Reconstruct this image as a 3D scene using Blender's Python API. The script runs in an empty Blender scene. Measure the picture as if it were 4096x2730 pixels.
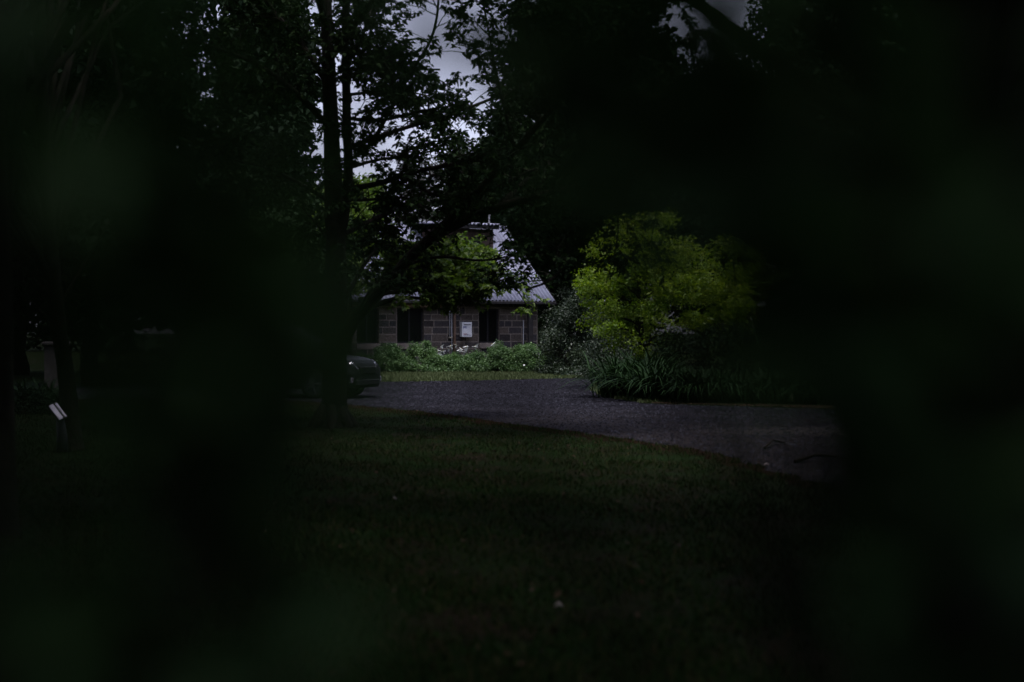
import bpy, math, random
import numpy as np
from mathutils import Vector, Matrix
random.seed(11); RNG = np.random.default_rng(11)
S = bpy.context.scene
COL = S.collection
R = math.radians

# ------------------------------------------------------------------ camera
F = 1422.2; CH = 1.6
TH = math.atan(11.6 / F)
def at(px, py, Y):
    x = (px - 512) / F; u = (341 - py) / F
    dy = math.cos(TH) + u * math.sin(TH); dz = -math.sin(TH) + u * math.cos(TH)
    t = Y / dy
    return Vector((x * t, Y, CH + dz * t))
def gr(px, py):
    return (px - 512) / F * (CH * F / (py - 329.4)), CH * F / (py - 329.4)

# ------------------------------------------------------------------ tagging
def tag(o, label=None, cat=None, group=None, kind=None):
    if label: o['label'] = label
    if cat: o['category'] = cat
    if group: o['group'] = group
    if kind: o['kind'] = kind
    return o
def empty(name, loc=(0, 0, 0), rz=0):
    o = bpy.data.objects.new(name, None); COL.objects.link(o)
    o.location = loc; o.rotation_euler = (0, 0, rz); o.empty_display_size = .2
    return o

# ------------------------------------------------------------------ materials
def newmat(name):
    m = bpy.data.materials.new(name); m.use_nodes = True
    nt = m.node_tree; nt.nodes.clear()
    out = nt.nodes.new('ShaderNodeOutputMaterial')
    return m, nt, out
def N(nt, t, **kw):
    n = nt.nodes.new(t)
    for k, v in kw.items():
        if k in n.inputs: n.inputs[k].default_value = v
        else: setattr(n, k, v)
    return n
def c4(c): return (c[0], c[1], c[2], 1)
def ramp(nt, stops):
    n = nt.nodes.new('ShaderNodeValToRGB'); e = n.color_ramp.elements
    e[0].position, e[0].color = stops[0][0], c4(stops[0][1])
    e[1].position, e[1].color = stops[1][0], c4(stops[1][1])
    for p, c in stops[2:]:
        x = e.new(p); x.color = c4(c)
    return n
def mat_plain(name, a, b=None, rough=.6, metal=0., scale=6., bump=0., coat=0., bscale=None, spec=.15):
    m, nt, out = newmat(name); L = nt.links.new
    p = N(nt, 'ShaderNodeBsdfPrincipled', Roughness=rough, Metallic=metal)
    p.inputs['Coat Weight'].default_value = coat; p.inputs['Specular IOR Level'].default_value = spec
    tc = N(nt, 'ShaderNodeTexCoord')
    nz = N(nt, 'ShaderNodeTexNoise', Scale=scale, Detail=6.); L(tc.outputs['Object'], nz.inputs['Vector'])
    b = b or tuple(x * .7 for x in a)
    r = ramp(nt, [(.32, b), (.68, a)]); L(nz.outputs['Fac'], r.inputs[0]); L(r.outputs[0], p.inputs['Base Color'])
    if bump:
        n2 = N(nt, 'ShaderNodeTexNoise', Scale=bscale or scale * 5, Detail=5.); L(tc.outputs['Object'], n2.inputs['Vector'])
        bp = N(nt, 'ShaderNodeBump', Strength=bump, Distance=.02); L(n2.outputs['Fac'], bp.inputs['Height']); L(bp.outputs[0], p.inputs['Normal'])
    L(p.outputs[0], out.inputs[0])
    return m
def mat_leaf(name, stops, trans=.35, rough=.5, spec=.35):
    """leaf colour varies leaf by leaf through the face attribute rnd"""
    m, nt, out = newmat(name); L = nt.links.new
    at_ = N(nt, 'ShaderNodeAttribute', attribute_name='rnd')
    r = ramp(nt, stops); L(at_.outputs['Fac'], r.inputs[0])
    p = N(nt, 'ShaderNodeBsdfPrincipled', Roughness=rough); p.inputs['Specular IOR Level'].default_value = spec
    L(r.outputs[0], p.inputs['Base Color'])
    t = N(nt, 'ShaderNodeBsdfTranslucent')
    mx2 = N(nt, 'ShaderNodeHueSaturation', Saturation=1.15, Value=1.25); L(r.outputs[0], mx2.inputs['Color']); L(mx2.outputs[0], t.inputs['Color'])
    mx = N(nt, 'ShaderNodeMixShader', Fac=trans); L(p.outputs[0], mx.inputs[1]); L(t.outputs[0], mx.inputs[2])
    L(mx.outputs[0], out.inputs[0])
    return m
M = {}
M['bark'] = mat_plain('bark', (.028, .022, .018), (.008, .007, .006), .95, scale=9, bump=1., bscale=26, spec=.04)
M['bark_grey'] = mat_plain('bark_grey', (.12, .10, .085), (.045, .037, .03), .9, scale=7, bump=1., bscale=22)
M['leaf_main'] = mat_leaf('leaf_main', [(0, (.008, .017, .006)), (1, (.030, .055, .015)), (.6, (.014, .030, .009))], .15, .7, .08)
M['leaf_yellow_or_lit'] = mat_leaf('leaf_yellow_or_lit', [(0, (.045, .09, .018)), (1, (.18, .25, .055)), (.55, (.095, .155, .03))], .42)  # own green of small trees; on the spray, daylight painted into the colour
M['leaf_maple'] = mat_leaf('leaf_maple', [(0, (.065, .125, .014)), (1, (.36, .45, .08)), (.5, (.18, .28, .035))], .44)
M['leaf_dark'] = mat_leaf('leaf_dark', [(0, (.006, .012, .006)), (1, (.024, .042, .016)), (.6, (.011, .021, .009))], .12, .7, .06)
M['leaf_gray'] = mat_leaf('leaf_gray', [(0, (.05, .055, .045)), (1, (.12, .12, .10))], .2)
M['leaf_shrub'] = mat_leaf('leaf_shrub', [(0, (.014, .026, .011)), (1, (.065, .085, .045)), (.6, (.026, .042, .018))], .12, .45, .35)
M['leaf_hedge'] = mat_leaf('leaf_hedge', [(0, (.04, .09, .03)), (1, (.20, .31, .12)), (.6, (.10, .175, .06))], .25, .45, .3)
M['leaf_strap'] = mat_leaf('leaf_strap', [(0, (.005, .013, .004)), (1, (.020, .044, .013))], .12, .55, .05)
M['leaf_near'] = mat_leaf('leaf_near', [(0, (.018, .048, .016)), (1, (.055, .112, .034))], .25, .6, .2)
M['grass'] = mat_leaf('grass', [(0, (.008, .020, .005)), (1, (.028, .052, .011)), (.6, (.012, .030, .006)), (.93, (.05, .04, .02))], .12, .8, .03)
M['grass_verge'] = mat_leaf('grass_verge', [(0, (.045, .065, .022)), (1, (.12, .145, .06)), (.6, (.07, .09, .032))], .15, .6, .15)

# ------------------------------------------------------------------ mesh helpers
def mesh_np(name, V, Fq, mat, parent=None, rnd=None, smooth=False):
    """V (n,3), Fq (m,k) equal-size faces"""
    V = np.asarray(V, np.float32); Fq = np.asarray(Fq, np.int32)
    me = bpy.data.meshes.new(name); k = Fq.shape[1]
    me.vertices.add(len(V)); me.vertices.foreach_set('co', V.ravel())
    me.loops.add(Fq.size); me.loops.foreach_set('vertex_index', Fq.ravel())
    me.polygons.add(len(Fq)); me.polygons.foreach_set('loop_start', np.arange(0, Fq.size, k, dtype=np.int32))
    me.update(calc_edges=True)
    if rnd is not None:
        a = me.attributes.new('rnd', 'FLOAT', 'FACE'); a.data.foreach_set('value', np.asarray(rnd, np.float32))
    if smooth: me.polygons.foreach_set('use_smooth', np.ones(len(Fq), bool))
    if mat: me.materials.append(mat)
    o = bpy.data.objects.new(name, me); COL.objects.link(o)
    if parent: o.parent = parent
    return o
class MB:
    """collects boxes, tubes and polygons into ONE mesh"""
    def __init__(s): s.v = []; s.f = []; s.r = []; s.m = []
    def poly(s, pts, faces, rnd=.5, mi=0):
        b = len(s.v); s.v += [tuple(p) for p in pts]
        for f in faces: s.f.append(tuple(b + i for i in f)); s.r.append(rnd); s.m.append(mi)
    def box(s, x0, x1, y0, y1, z0, z1, rnd=.5, mi=0, ch=0.):
        if ch <= 0:
            P = [(x0, y0, z0), (x1, y0, z0), (x1, y1, z0), (x0, y1, z0), (x0, y0, z1), (x1, y0, z1), (x1, y1, z1), (x0, y1, z1)]
            s.poly(P, [(0, 3, 2, 1), (4, 5, 6, 7), (0, 1, 5, 4), (1, 2, 6, 5), (2, 3, 7, 6), (3, 0, 4, 7)], rnd, mi); return
        P = []
        for z, e in ((z0, ch), (z0 + ch, 0), (z1 - ch, 0), (z1, ch)):
            a0, a1, b0, b1 = x0 + e, x1 - e, y0 + e, y1 - e; c = ch
            P += [(a0 + c, b0, z), (a1 - c, b0, z), (a1, b0 + c, z), (a1, b1 - c, z), (a1 - c, b1, z), (a0 + c, b1, z), (a0, b1 - c, z), (a0, b0 + c, z)]
        Fc = [tuple(range(7, -1, -1)), tuple(range(24, 32))]
        for l in range(3):
            for i in range(8):
                j = (i + 1) % 8; Fc.append((l * 8 + i, l * 8 + j, l * 8 + 8 + j, l * 8 + 8 + i))
        s.poly(P, Fc, rnd, mi)
    def tube(s, pts, rad, n=6, rnd=.5, mi=0, cap=True):
        pts = [Vector(p) for p in pts]; k = len(pts)
        if not hasattr(rad, '__len__'): rad = [rad] * k
        b = len(s.v); up = Vector((.13, .2, 1)) if abs((pts[-1] - pts[0]).normalized().z) < .9 else Vector((1, .1, 0))
        for i, p in enumerate(pts):
            d = (pts[min(i + 1, k - 1)] - pts[max(i - 1, 0)])
            if d.length < 1e-9: d = Vector((0, 0, 1))
            d.normalize(); u = d.cross(up)
            if u.length < 1e-3: u = d.cross(Vector((0, 1, .3)))
            u.normalize(); w = d.cross(u)
            for a in range(n):
                t = a / n * 2 * math.pi
                s.v.append(tuple(p + (u * math.cos(t) + w * math.sin(t)) * rad[i]))
        for i in range(k - 1):
            for a in range(n):
                c = (a + 1) % n
                s.f.append((b + i * n + a, b + i * n + c, b + (i + 1) * n + c, b + (i + 1) * n + a)); s.r.append(rnd); s.m.append(mi)
        if cap:
            s.f.append(tuple(b + a for a in range(n - 1, -1, -1))); s.r.append(rnd); s.m.append(mi)
            s.f.append(tuple(b + (k - 1) * n + a for a in range(n))); s.r.append(rnd); s.m.append(mi)
    def cyl(s, c, axis, r0, r1, L, n=20, rnd=.5, mi=0):
        c = Vector(c); a = Vector(axis).normalized()
        s.tube([c - a * L / 2, c + a * L / 2], [r0, r1], n, rnd, mi)
    def build(s, name, mats, parent=None, smooth=False, offset=None):
        me = bpy.data.meshes.new(name)
        me.from_pydata(s.v, [], s.f)
        if not isinstance(mats, (list, tuple)): mats = [mats]
        for m in mats: me.materials.append(m)
        me.polygons.foreach_set('material_index', np.array(s.m, np.int32))
        a = me.attributes.new('rnd', 'FLOAT', 'FACE'); a.data.foreach_set('value', np.array(s.r, np.float32))
        if smooth: me.polygons.foreach_set('use_smooth', np.ones(len(s.f), bool))
        me.update()
        o = bpy.data.objects.new(name, me); COL.objects.link(o)
        if parent: o.parent = parent
        return o

def leaves_np(P, ll, lw, updir=.5, bias=None, fold=.25):
    """one folded 2-triangle... a kite-shaped leaf per point; returns V,F,rnd"""
    P = np.asarray(P, np.float64); n = len(P)
    nr = RNG.normal(size=(n, 3)); nr[:, 2] = np.abs(nr[:, 2]) * 1 + updir
    nr /= np.linalg.norm(nr, axis=1)[:, None]
    d = RNG.normal(size=(n, 3)); d[:, 2] -= .35
    if bias is not None: d = d + bias
    d -= nr * (d * nr).sum(1)[:, None]; d /= np.linalg.norm(d, axis=1)[:, None] + 1e-9
    w = np.cross(nr, d)
    sc = RNG.uniform(.65, 1.25, n)[:, None]
    L = ll * sc; W = lw * sc * RNG.uniform(.8, 1.2, n)[:, None]
    a = P; m = P + d * L * .45; t = P + d * L - nr * L * .12
    l = m + w * W * .5 + nr * W * fold; r = m - w * W * .5 + nr * W * fold
    V = np.empty((n, 4, 3)); V[:, 0] = a; V[:, 1] = r; V[:, 2] = t; V[:, 3] = l
    Fq = np.arange(n * 4).reshape(n, 4)
    return V.reshape(-1, 3), Fq, RNG.random(n)
def leaf_object(name, P, ll, lw, mat, parent=None, updir=.5, bias=None, rnd_shift=None):
    V, Fq, r = leaves_np(P, ll, lw, updir, bias)
    if rnd_shift is not None: r = np.clip(r * .6 + rnd_shift * .4, 0, 1)
    return mesh_np(name, V, Fq, mat, parent, r)
def clump_points(C, rad, per, flat=.75, shell=.55):
    """points in soft ellipsoidal clumps, denser to their surface"""
    C = np.asarray(C); n = len(C); rad = np.broadcast_to(np.asarray(rad, float), (n,))
    idx = np.repeat(np.arange(n), per)
    d = RNG.normal(size=(len(idx), 3)); d /= np.linalg.norm(d, axis=1)[:, None]
    rr = RNG.random(len(idx)) ** shell
    p = C[idx] + d * (rr * rad[idx])[:, None] * np.array([1, 1, flat])
    rs = RNG.random(n)[idx]
    return p, rs

def bend(p0, p1, droop=0., k=5, jit=.05):
    p0, p1 = Vector(p0), Vector(p1); L = (p1 - p0).length; out = []
    for i in range(k + 1):
        t = i / k; p = p0.lerp(p1, t); s = math.sin(t * math.pi)
        p.z += droop * s * L
        if 0 < i < k: p += Vector([random.uniform(-1, 1) * jit * L for _ in range(3)])
        out.append(p)
    return out

# ------------------------------------------------------------------ generic tree
def tree(name, label, base, h, rx, rz, cz, ncl, per, leaf, mat, tr=.2, cat='tree', group=None, shape='round', crad=.9, bark='bark',
         nb=14, lean=(0, 0), seed=1, flat=.7, avoid=None):
    st = np.random.default_rng(seed); random.seed(seed)
    root = empty(name, base); tag(root, label, cat, group)
    C = []
    while len(C) < ncl:
        d = st.normal(size=3); d /= np.linalg.norm(d); r = st.random() ** .45
        x, y, z = d * r
        if shape == 'cone':
            z = st.random() * 2 - 1; rr = (1 - (z + 1) / 2) ** .8 * 1.0 + .06; a = st.random() * 6.283; q = st.random() ** .5
            x, y = math.cos(a) * rr * q, math.sin(a) * rr * q
        px = x * rx + lean[0] * (z + 1) / 2; py = y * rx + lean[1] * (z + 1) / 2; pz = cz + z * rz
        if pz < .3: continue
        if avoid and avoid(px + base[0], py + base[1], pz + base[2]): continue
        C.append((px, py, pz))
    C = np.array(C)
    b = MB(); top = min(h, cz + rz * .8)
    P = [Vector((lean[0] * (t ** 1.5) + random.uniform(-1, 1) * .012 * h * (t > 0), lean[1] * (t ** 1.5) + random.uniform(-1, 1) * .012 * h * (t > 0), t * top - (.1 if t == 0 else 0))) for t in [0, .02, .06, .15, .3, .45, .6, .75, .9, 1]]
    rad = [tr * 1.5, tr * 1.25, tr * 1.05, tr, tr * .9, tr * .75, tr * .6, tr * .42, tr * .25, tr * .1]
    b.tube(P, rad, 10)
    idx = st.permutation(len(C))[:nb]
    for i in idx:
        c = Vector(C[i]); t = max(.2, min(.9, (c.z - .35 * math.hypot(c.x, c.y)) / top))
        k = t * 9; s0 = P[0]
        for j in range(len(P) - 1):
            if P[j].z <= t * top <= P[j + 1].z: s0 = P[j].lerp(P[j + 1], (t * top - P[j].z) / max(1e-6, P[j + 1].z - P[j].z))
        r0 = tr * (1 - t) * .45 + .02
        b.tube(bend(s0, c, .06, 5, .04), [r0 * (1 - q * .8) for q in (0, .2, .4, .6, .8, 1)], 5)
    b.build('trunk', M[bark], root, True)
    p, rs = clump_points(C, st.uniform(.6, 1.25, len(C)) * crad, per, flat)
    leaf_object('crown', p, leaf, leaf * .55, M[mat], root, rnd_shift=rs)
    return root

# ================================================================== SETTING
def sheet(name, pts, z, mat, kind='structure'):
    me = bpy.data.meshes.new(name); me.from_pydata([(x, y, z) for x, y in pts], [], [tuple(range(len(pts)))])
    me.materials.append(mat); o = bpy.data.objects.new(name, me); COL.objects.link(o); o['kind'] = kind
    return o
# ground: soil and short turf, gentle
def mat_ground():
    m, nt, out = newmat('turf_soil'); L = nt.links.new
    p = N(nt, 'ShaderNodeBsdfPrincipled', Roughness=.95); p.inputs['Specular IOR Level'].default_value = .02
    tc = N(nt, 'ShaderNodeTexCoord')
    n1 = N(nt, 'ShaderNodeTexNoise', Scale=1.1, Detail=8., Roughness=.65); L(tc.outputs['Object'], n1.inputs['Vector'])
    r1 = ramp(nt, [(.36, (.017, .013, .007)), (.62, (.010, .022, .005)), (.48, (.011, .015, .005))]); L(n1.outputs['Fac'], r1.inputs[0])
    n2 = N(nt, 'ShaderNodeTexNoise', Scale=14., Detail=6.); L(tc.outputs['Object'], n2.inputs['Vector'])
    r2 = ramp(nt, [(.35, (.35, .35, .35)), (.7, (1.3, 1.3, 1.3))]); L(n2.outputs['Fac'], r2.inputs[0])
    mx = N(nt, 'ShaderNodeMix', data_type='RGBA', blend_type='MULTIPLY'); mx.inputs[0].default_value = 1
    L(r1.outputs[0], mx.inputs[6]); L(r2.outputs[0], mx.inputs[7]); L(mx.outputs[2], p.inputs['Base Color'])
    bp = N(nt, 'ShaderNodeBump', Strength=1., Distance=.05); L(n2.outputs['Fac'], bp.inputs['Height']); L(bp.outputs[0], p.inputs['Normal'])
    L(p.outputs[0], out.inputs[0]); return m
me = bpy.data.meshes.new('ground'); g = 500
me.from_pydata([(-g, -g, 0), (g, -g, 0), (g, g, 0), (-g, g, 0)], [], [(0, 1, 2, 3)]); me.materials.append(mat_ground())
ground = bpy.data.objects.new('ground', me); COL.objects.link(ground); ground['kind'] = 'structure'

def mat_gravel():
    m, nt, out = newmat('gravel'); L = nt.links.new
    p = N(nt, 'ShaderNodeBsdfPrincipled', Roughness=.95); p.inputs['Specular IOR Level'].default_value = .04
    tc = N(nt, 'ShaderNodeTexCoord')
    v = N(nt, 'ShaderNodeTexVoronoi', Scale=15.); L(tc.outputs['Object'], v.inputs['Vector'])
    r = ramp(nt, [(0, (.003, .003, .004)), (1, (.029, .0285, .036)), (.5, (.0095, .0093, .012))]); L(v.outputs['Color'], r.inputs[0])
    n1 = N(nt, 'ShaderNodeTexNoise', Scale=.55, Detail=5., Roughness=.6); L(tc.outputs['Object'], n1.inputs['Vector'])
    r1 = ramp(nt, [(.38, (.45, .42, .42)), (.62, (1.3, 1.22, 1.22))]); L(n1.outputs['Fac'], r1.inputs[0])
    n4 = N(nt, 'ShaderNodeTexNoise', Scale=7., Detail=9., Roughness=.85); L(tc.outputs['Object'], n4.inputs['Vector'])
    r4 = ramp(nt, [(.4, (.35, .34, .34)), (.56, (1.25, 1.22, 1.22))]); L(n4.outputs['Fac'], r4.inputs[0])
    a = N(nt, 'ShaderNodeMix', data_type='RGBA', blend_type='MULTIPLY'); a.inputs[0].default_value = 1
    L(r.outputs[0], a.inputs[6]); L(r1.outputs[0], a.inputs[7])
    a2 = N(nt, 'ShaderNodeMix', data_type='RGBA', blend_type='MULTIPLY'); a2.inputs[0].default_value = 1
    L(a.outputs[2], a2.inputs[6]); L(r4.outputs[0], a2.inputs[7])
    # a bare sandy patch worn where the driveway bends to the right
    mp = N(nt, 'ShaderNodeMapping'); mp.inputs['Location'].default_value = (-4.9 / 1.9, -22.4 / 1.1, 0); mp.inputs['Scale'].default_value = (1 / 1.9, 1 / 1.1, 0)
    L(tc.outputs['Object'], mp.inputs['Vector'])
    nn = N(nt, 'ShaderNodeTexNoise', Scale=1.4, Detail=5.); L(tc.outputs['Object'], nn.inputs['Vector'])
    ln = N(nt, 'ShaderNodeVectorMath', operation='LENGTH'); L(mp.outputs[0], ln.inputs[0])
    ad = N(nt, 'ShaderNodeMath', operation='ADD'); L(ln.outputs['Value'], ad.inputs[0]); L(nn.outputs['Fac'], ad.inputs[1])
    sx = N(nt, 'ShaderNodeSeparateXYZ'); L(tc.outputs['Object'], sx.inputs[0]); mm = N(nt, 'ShaderNodeMapRange'); mm.inputs[1].default_value = 30; mm.inputs[2].default_value = 22; L(sx.outputs['Y'], mm.inputs[0])
    mm2 = N(nt, 'ShaderNodeMath', operation='MULTIPLY'); L(mm.outputs[0], mm2.inputs[0]); L(n1.outputs['Fac'], mm2.inputs[1])
    br = N(nt, 'ShaderNodeMix', data_type='RGBA'); L(mm2.outputs[0], br.inputs[0]); L(a2.outputs[2], br.inputs[6]); br.inputs[7].default_value = (.022, .0165, .0135, 1)
    r5 = ramp(nt, [(.5, (.75, .75, .75)), (1., (0, 0, 0))])
    dv = N(nt, 'ShaderNodeMath', operation='DIVIDE'); dv.inputs[1].default_value = 1.6; L(ad.outputs[0], dv.inputs[0]); L(dv.outputs[0], r5.inputs[0])
    a3 = N(nt, 'ShaderNodeMix', data_type='RGBA'); L(r5.outputs[0], a3.inputs[0]); L(br.outputs[2], a3.inputs[6]); a3.inputs[7].default_value = (.05, .043, .038, 1)
    L(a3.outputs[2], p.inputs['Base Color'])
    bp = N(nt, 'ShaderNodeBump', Strength=.8, Distance=.02); L(v.outputs['Distance'], bp.inputs['Height']); L(bp.outputs[0], p.inputs['Normal'])
    L(p.outputs[0], out.inputs[0]); return m
def jag(pts, step=.25, amp=.09):
    out = []
    for i in range(len(pts) - 1):
        a, b = Vector(pts[i]), Vector(pts[i + 1]); n = max(1, int((b - a).length / step))
        nrm = Vector((-(b - a).y, (b - a).x)); nrm.normalize()
        for k in range(n):
            out.append(tuple(a.lerp(b, k / n) + nrm * random.uniform(-amp, amp)))
    out.append(pts[-1]); return out
near = [gr(x, y) for x, y in [(-160, 397), (0, 399), (180, 400), (300, 401), (348, 405), (390, 408.5), (435, 413), (480, 419), (522, 425.5), (565, 430.5), (609, 436.5), (655, 443), (696, 449.6), (732, 458), (762, 468), (795, 477), (827, 487), (900, 515), (1024, 560), (1300, 640)]]
far = [gr(x, y) for x, y in [(1500, 448), (1100, 421), (950, 415), (827, 409.5), (760, 407.5), (696, 405.6), (655, 404.2), (631, 402), (610, 398), (596, 393), (590, 388.5), (593, 385), (602, 381.5), (620, 378.3), (600, 378), (540, 379), (479, 380.5), (430, 381.3), (378, 382), (250, 382.5), (100, 383), (-160, 383)]]
road_pts = jag(near) + jag(far)
road = sheet('driveway', road_pts, .004, mat_gravel())
# bare leaf-littered bed under the strappy clump
bed_pts = jag([gr(x, y) for x, y in [(608, 396), (632, 401), (655, 403), (696, 404.5), (760, 406.3), (827, 408.4), (950, 413.5), (1100, 419.5)]] + [(22, 40), (4, 42), (3.2, 37)], .3, .12)
bed = sheet('garden_bed', bed_pts, .006, mat_plain('leaf_litter', (.085, .05, .035), (.03, .02, .015), .95, scale=9, bump=1., spec=.02))
# brown dirt margin where the lawn runs into the gravel
nw = [Vector(p) for p in near]; mg = [tuple(p + Vector((-.12, -.42 - .02 * p.y))) for p in nw]; ot = [tuple(p + Vector((.05, .25))) for p in reversed(nw)]
sheet('dirt_margin', jag(mg, .3, .16) + jag(ot, .5, .05), .002, mat_plain('brown_dirt', (.018, .011, .007), (.007, .005, .0035), .95, scale=5, bump=1., spec=.0))
# soil under the hedge
hb = [gr(x, y) for x, y in [(350, 374), (420, 374.6), (480, 374), (552, 373)]]
sheet('hedge_bed', jag(hb, .3, .08) + [(hb[3][0] + .8, 57), (hb[0][0] - .3, 54)], .004, M['bark'])

# point in polygon for scattering
def inside(P, poly):
    x, y = P[:, 0], P[:, 1]; n = len(poly); c = np.zeros(len(P), bool); j = n - 1
    for i in range(n):
        xi, yi = poly[i]; xj, yj = poly[j]
        if yi != yj:
            k = ((yi > y) != (yj > y)) & (x < (xj - xi) * (y - yi) / (yj - yi) + xi); c ^= k
        j = i
    return c
def grass(name, label, P, h, w, mat):
    n = len(P); a = RNG.random(n) * 6.283; hh = h * RNG.uniform(.45, 1.3, n); lean = RNG.normal(size=(n, 2)) * (hh * .45)[:, None]
    V = np.empty((n, 3, 3)); dx = np.cos(a) * w * .5; dy = np.sin(a) * w * .5
    V[:, 0] = np.stack([P[:, 0] - dx, P[:, 1] - dy, np.zeros(n)], 1); V[:, 1] = np.stack([P[:, 0] + dx, P[:, 1] + dy, np.zeros(n)], 1)
    V[:, 2] = np.stack([P[:, 0] + lean[:, 0], P[:, 1] + lean[:, 1], hh], 1)
    o = mesh_np(name, V.reshape(-1, 3), np.arange(n * 3).reshape(n, 3), mat, None, RNG.random(n))
    return tag(o, label, 'grass', kind='stuff')
# near lawn: blades get sparser with distance
n = 230000
Y = 5.6 + 26 * RNG.random(n) ** 1.25; X = (RNG.random(n) - .5) * 2 * (Y * .37 + .6)
P = np.stack([X, Y], 1)
clumps = RNG.random((500, 2)) * [24, 28] + [-12, 5]
keep = ~inside(P, road_pts)
sn = np.sin(P[:, 0] * 1.7 + np.sin(P[:, 1] * 1.1) * 2) * np.sin(P[:, 1] * 1.9 + np.cos(P[:, 0] * .8) * 2) + np.sin(P[:, 0] * 5.1 + P[:, 1] * 3.3) * .5
keep &= RNG.random(n) < .62 + .35 * sn
P = P[keep]
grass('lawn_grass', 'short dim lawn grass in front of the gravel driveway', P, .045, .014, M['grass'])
n = 4200; Y = 5.6 + 25 * RNG.random(n) ** 1.1; X = (RNG.random(n) - .5) * 2 * (Y * .37 + .6); P = np.stack([X, Y, np.full(n, .03)], 1)
keep = ~inside(P, road_pts) & (RNG.random(n) < .35 + .4 * (np.sin(X * 1.3 + Y) * np.sin(Y * 1.7 - X * .6)))
M['leaf_brown'] = mat_leaf('leaf_brown', [(0, (.015, .010, .006)), (1, (.06, .036, .022)), (.7, (.03, .018, .010))], .1, .8, .1)
lt = leaf_object('leaf_litter', P[keep], .055, .03, M['leaf_brown'], None, 2.5); tag(lt, 'brown fallen leaves scattered over the dim lawn', 'leaves', kind='stuff')
# loose stones on the driveway
n = 150000; Y = RNG.uniform(13, 47, n); X = RNG.uniform(-14, 12, n); P = np.stack([X, Y], 1); P = P[inside(P, road_pts)]
n = len(P); sz = RNG.uniform(.008, .028, n); a0 = RNG.random(n) * 6.283
V = np.empty((n, 5, 3))
for k in range(4):
    a = a0 + k * 1.5708; q = sz * RNG.uniform(.7, 1.2, n); V[:, k] = np.stack([P[:, 0] + np.cos(a) * q, P[:, 1] + np.sin(a) * q, np.full(n, .004)], 1)
V[:, 4] = np.stack([P[:, 0], P[:, 1], .004 + sz * RNG.uniform(.5, .9, n)], 1)
b5 = (np.arange(n) * 5)[:, None]; Fq = np.concatenate([b5 + np.array([[k, (k + 1) % 4, 4]]) for k in range(4)])
rn = np.tile(RNG.random(n), 4)
M['pebble'] = mat_leaf('pebble', [(0, (.003, .003, .004)), (1, (.038, .0375, .046)), (.6, (.0095, .0093, .012))], 0., .9, .05)
pb = mesh_np('loose_gravel', V.reshape(-1, 3), Fq, M['pebble'], None, rn); tag(pb, 'loose dark grey stones covering the driveway', 'gravel', kind='stuff')
n = 60000
Yv = RNG.uniform(42.5, 52.5, n); Xv = RNG.uniform(-9, 5, n); P = np.stack([Xv, Yv], 1)
P = P[~inside(P, road_pts)]
P = P[RNG.random(len(P)) < .95]
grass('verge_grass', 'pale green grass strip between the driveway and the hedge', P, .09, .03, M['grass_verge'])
n = 7000; P = np.stack([RNG.uniform(1.4, 3.6, n), RNG.uniform(31, 42, n)], 1); P = P[~inside(P, road_pts)]
grass('bed_edge_grass', 'thin grass at the left end of the strappy clump', P, .08, .03, M['grass_verge'])

# ================================================================== HOUSE
HA = R(28); HC, HS = math.cos(HA), math.sin(HA)
p0 = at(464.3, 329.4, 56.3); X0, Y0 = p0.x, p0.y
def U(px, v=0.):
    x0, y0 = X0 - HS * v, Y0 + HC * v; t = (px - 512) / F
    return (t * y0 - x0) / (HC - t * HS)
def Z(px, py, v=0.):
    u = U(px, v); Yd = Y0 + u * HS + v * HC
    return at(px, py, Yd).z
def HW(u, v, z): return Vector((X0 + u * HC - v * HS, Y0 + u * HS + v * HC, z))
house = empty('stone_house', (X0, Y0, 0), HA)
tag(house, 'dark stone-block house with a steep corrugated metal roof and brown dormer behind the clipped hedge', 'house')
M['stone'] = mat_leaf('stone_tmp', [(0, (.1, .1, .1)), (1, (.1, .1, .1))])
def mat_stone():
    m, nt, out = newmat('bluestone'); L = nt.links.new
    p = N(nt, 'ShaderNodeBsdfPrincipled', Roughness=.9); p.inputs['Specular IOR Level'].default_value = .2
    a = N(nt, 'ShaderNodeAttribute', attribute_name='rnd'); tc = N(nt, 'ShaderNodeTexCoord')
    r = ramp(nt, [(0, (.045, .038, .036)), (1, (.15, .12, .10)), (.35, (.06, .056, .062)), (.7, (.10, .082, .07))]); L(a.outputs['Fac'], r.inputs[0])
    nz = N(nt, 'ShaderNodeTexNoise', Scale=14., Detail=8., Roughness=.7); L(tc.outputs['Object'], nz.inputs['Vector'])
    r2 = ramp(nt, [(.3, (.55, .55, .55)), (.72, (1.35, 1.35, 1.35))]); L(nz.outputs['Fac'], r2.inputs[0])
    mx = N(nt, 'ShaderNodeMix', data_type='RGBA', blend_type='MULTIPLY'); mx.inputs[0].default_value = 1
    L(r.outputs[0], mx.inputs[6]); L(r2.outputs[0], mx.inputs[7]); L(mx.outputs[2], p.inputs['Base Color'])
    bp = N(nt, 'ShaderNodeBump', Strength=1., Distance=.04); L(nz.outputs['Fac'], bp.inputs['Height']); L(bp.outputs[0], p.inputs['Normal'])
    L(p.outputs[0], out.inputs[0]); return m
M['stone'] = mat_stone()
M['mortar'] = mat_plain('mortar', (.28, .235, .20), (.13, .11, .095), .95, scale=12)
M['concrete'] = mat_plain('concrete_sill', (.26, .215, .19), (.16, .135, .12), .9, scale=5, bump=.4)
M['iron_roof'] = mat_plain('corrugated_iron', (.36, .37, .47), (.19, .19, .24), .5, .25, scale=1.2)
M['brown_timber'] = mat_plain('brown_timber', (.12, .085, .07), (.07, .048, .04), .7, scale=5)
M['lintel'] = mat_plain('tan_soffit', (.3, .2, .14), (.2, .13, .09), .8, scale=5)
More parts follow.
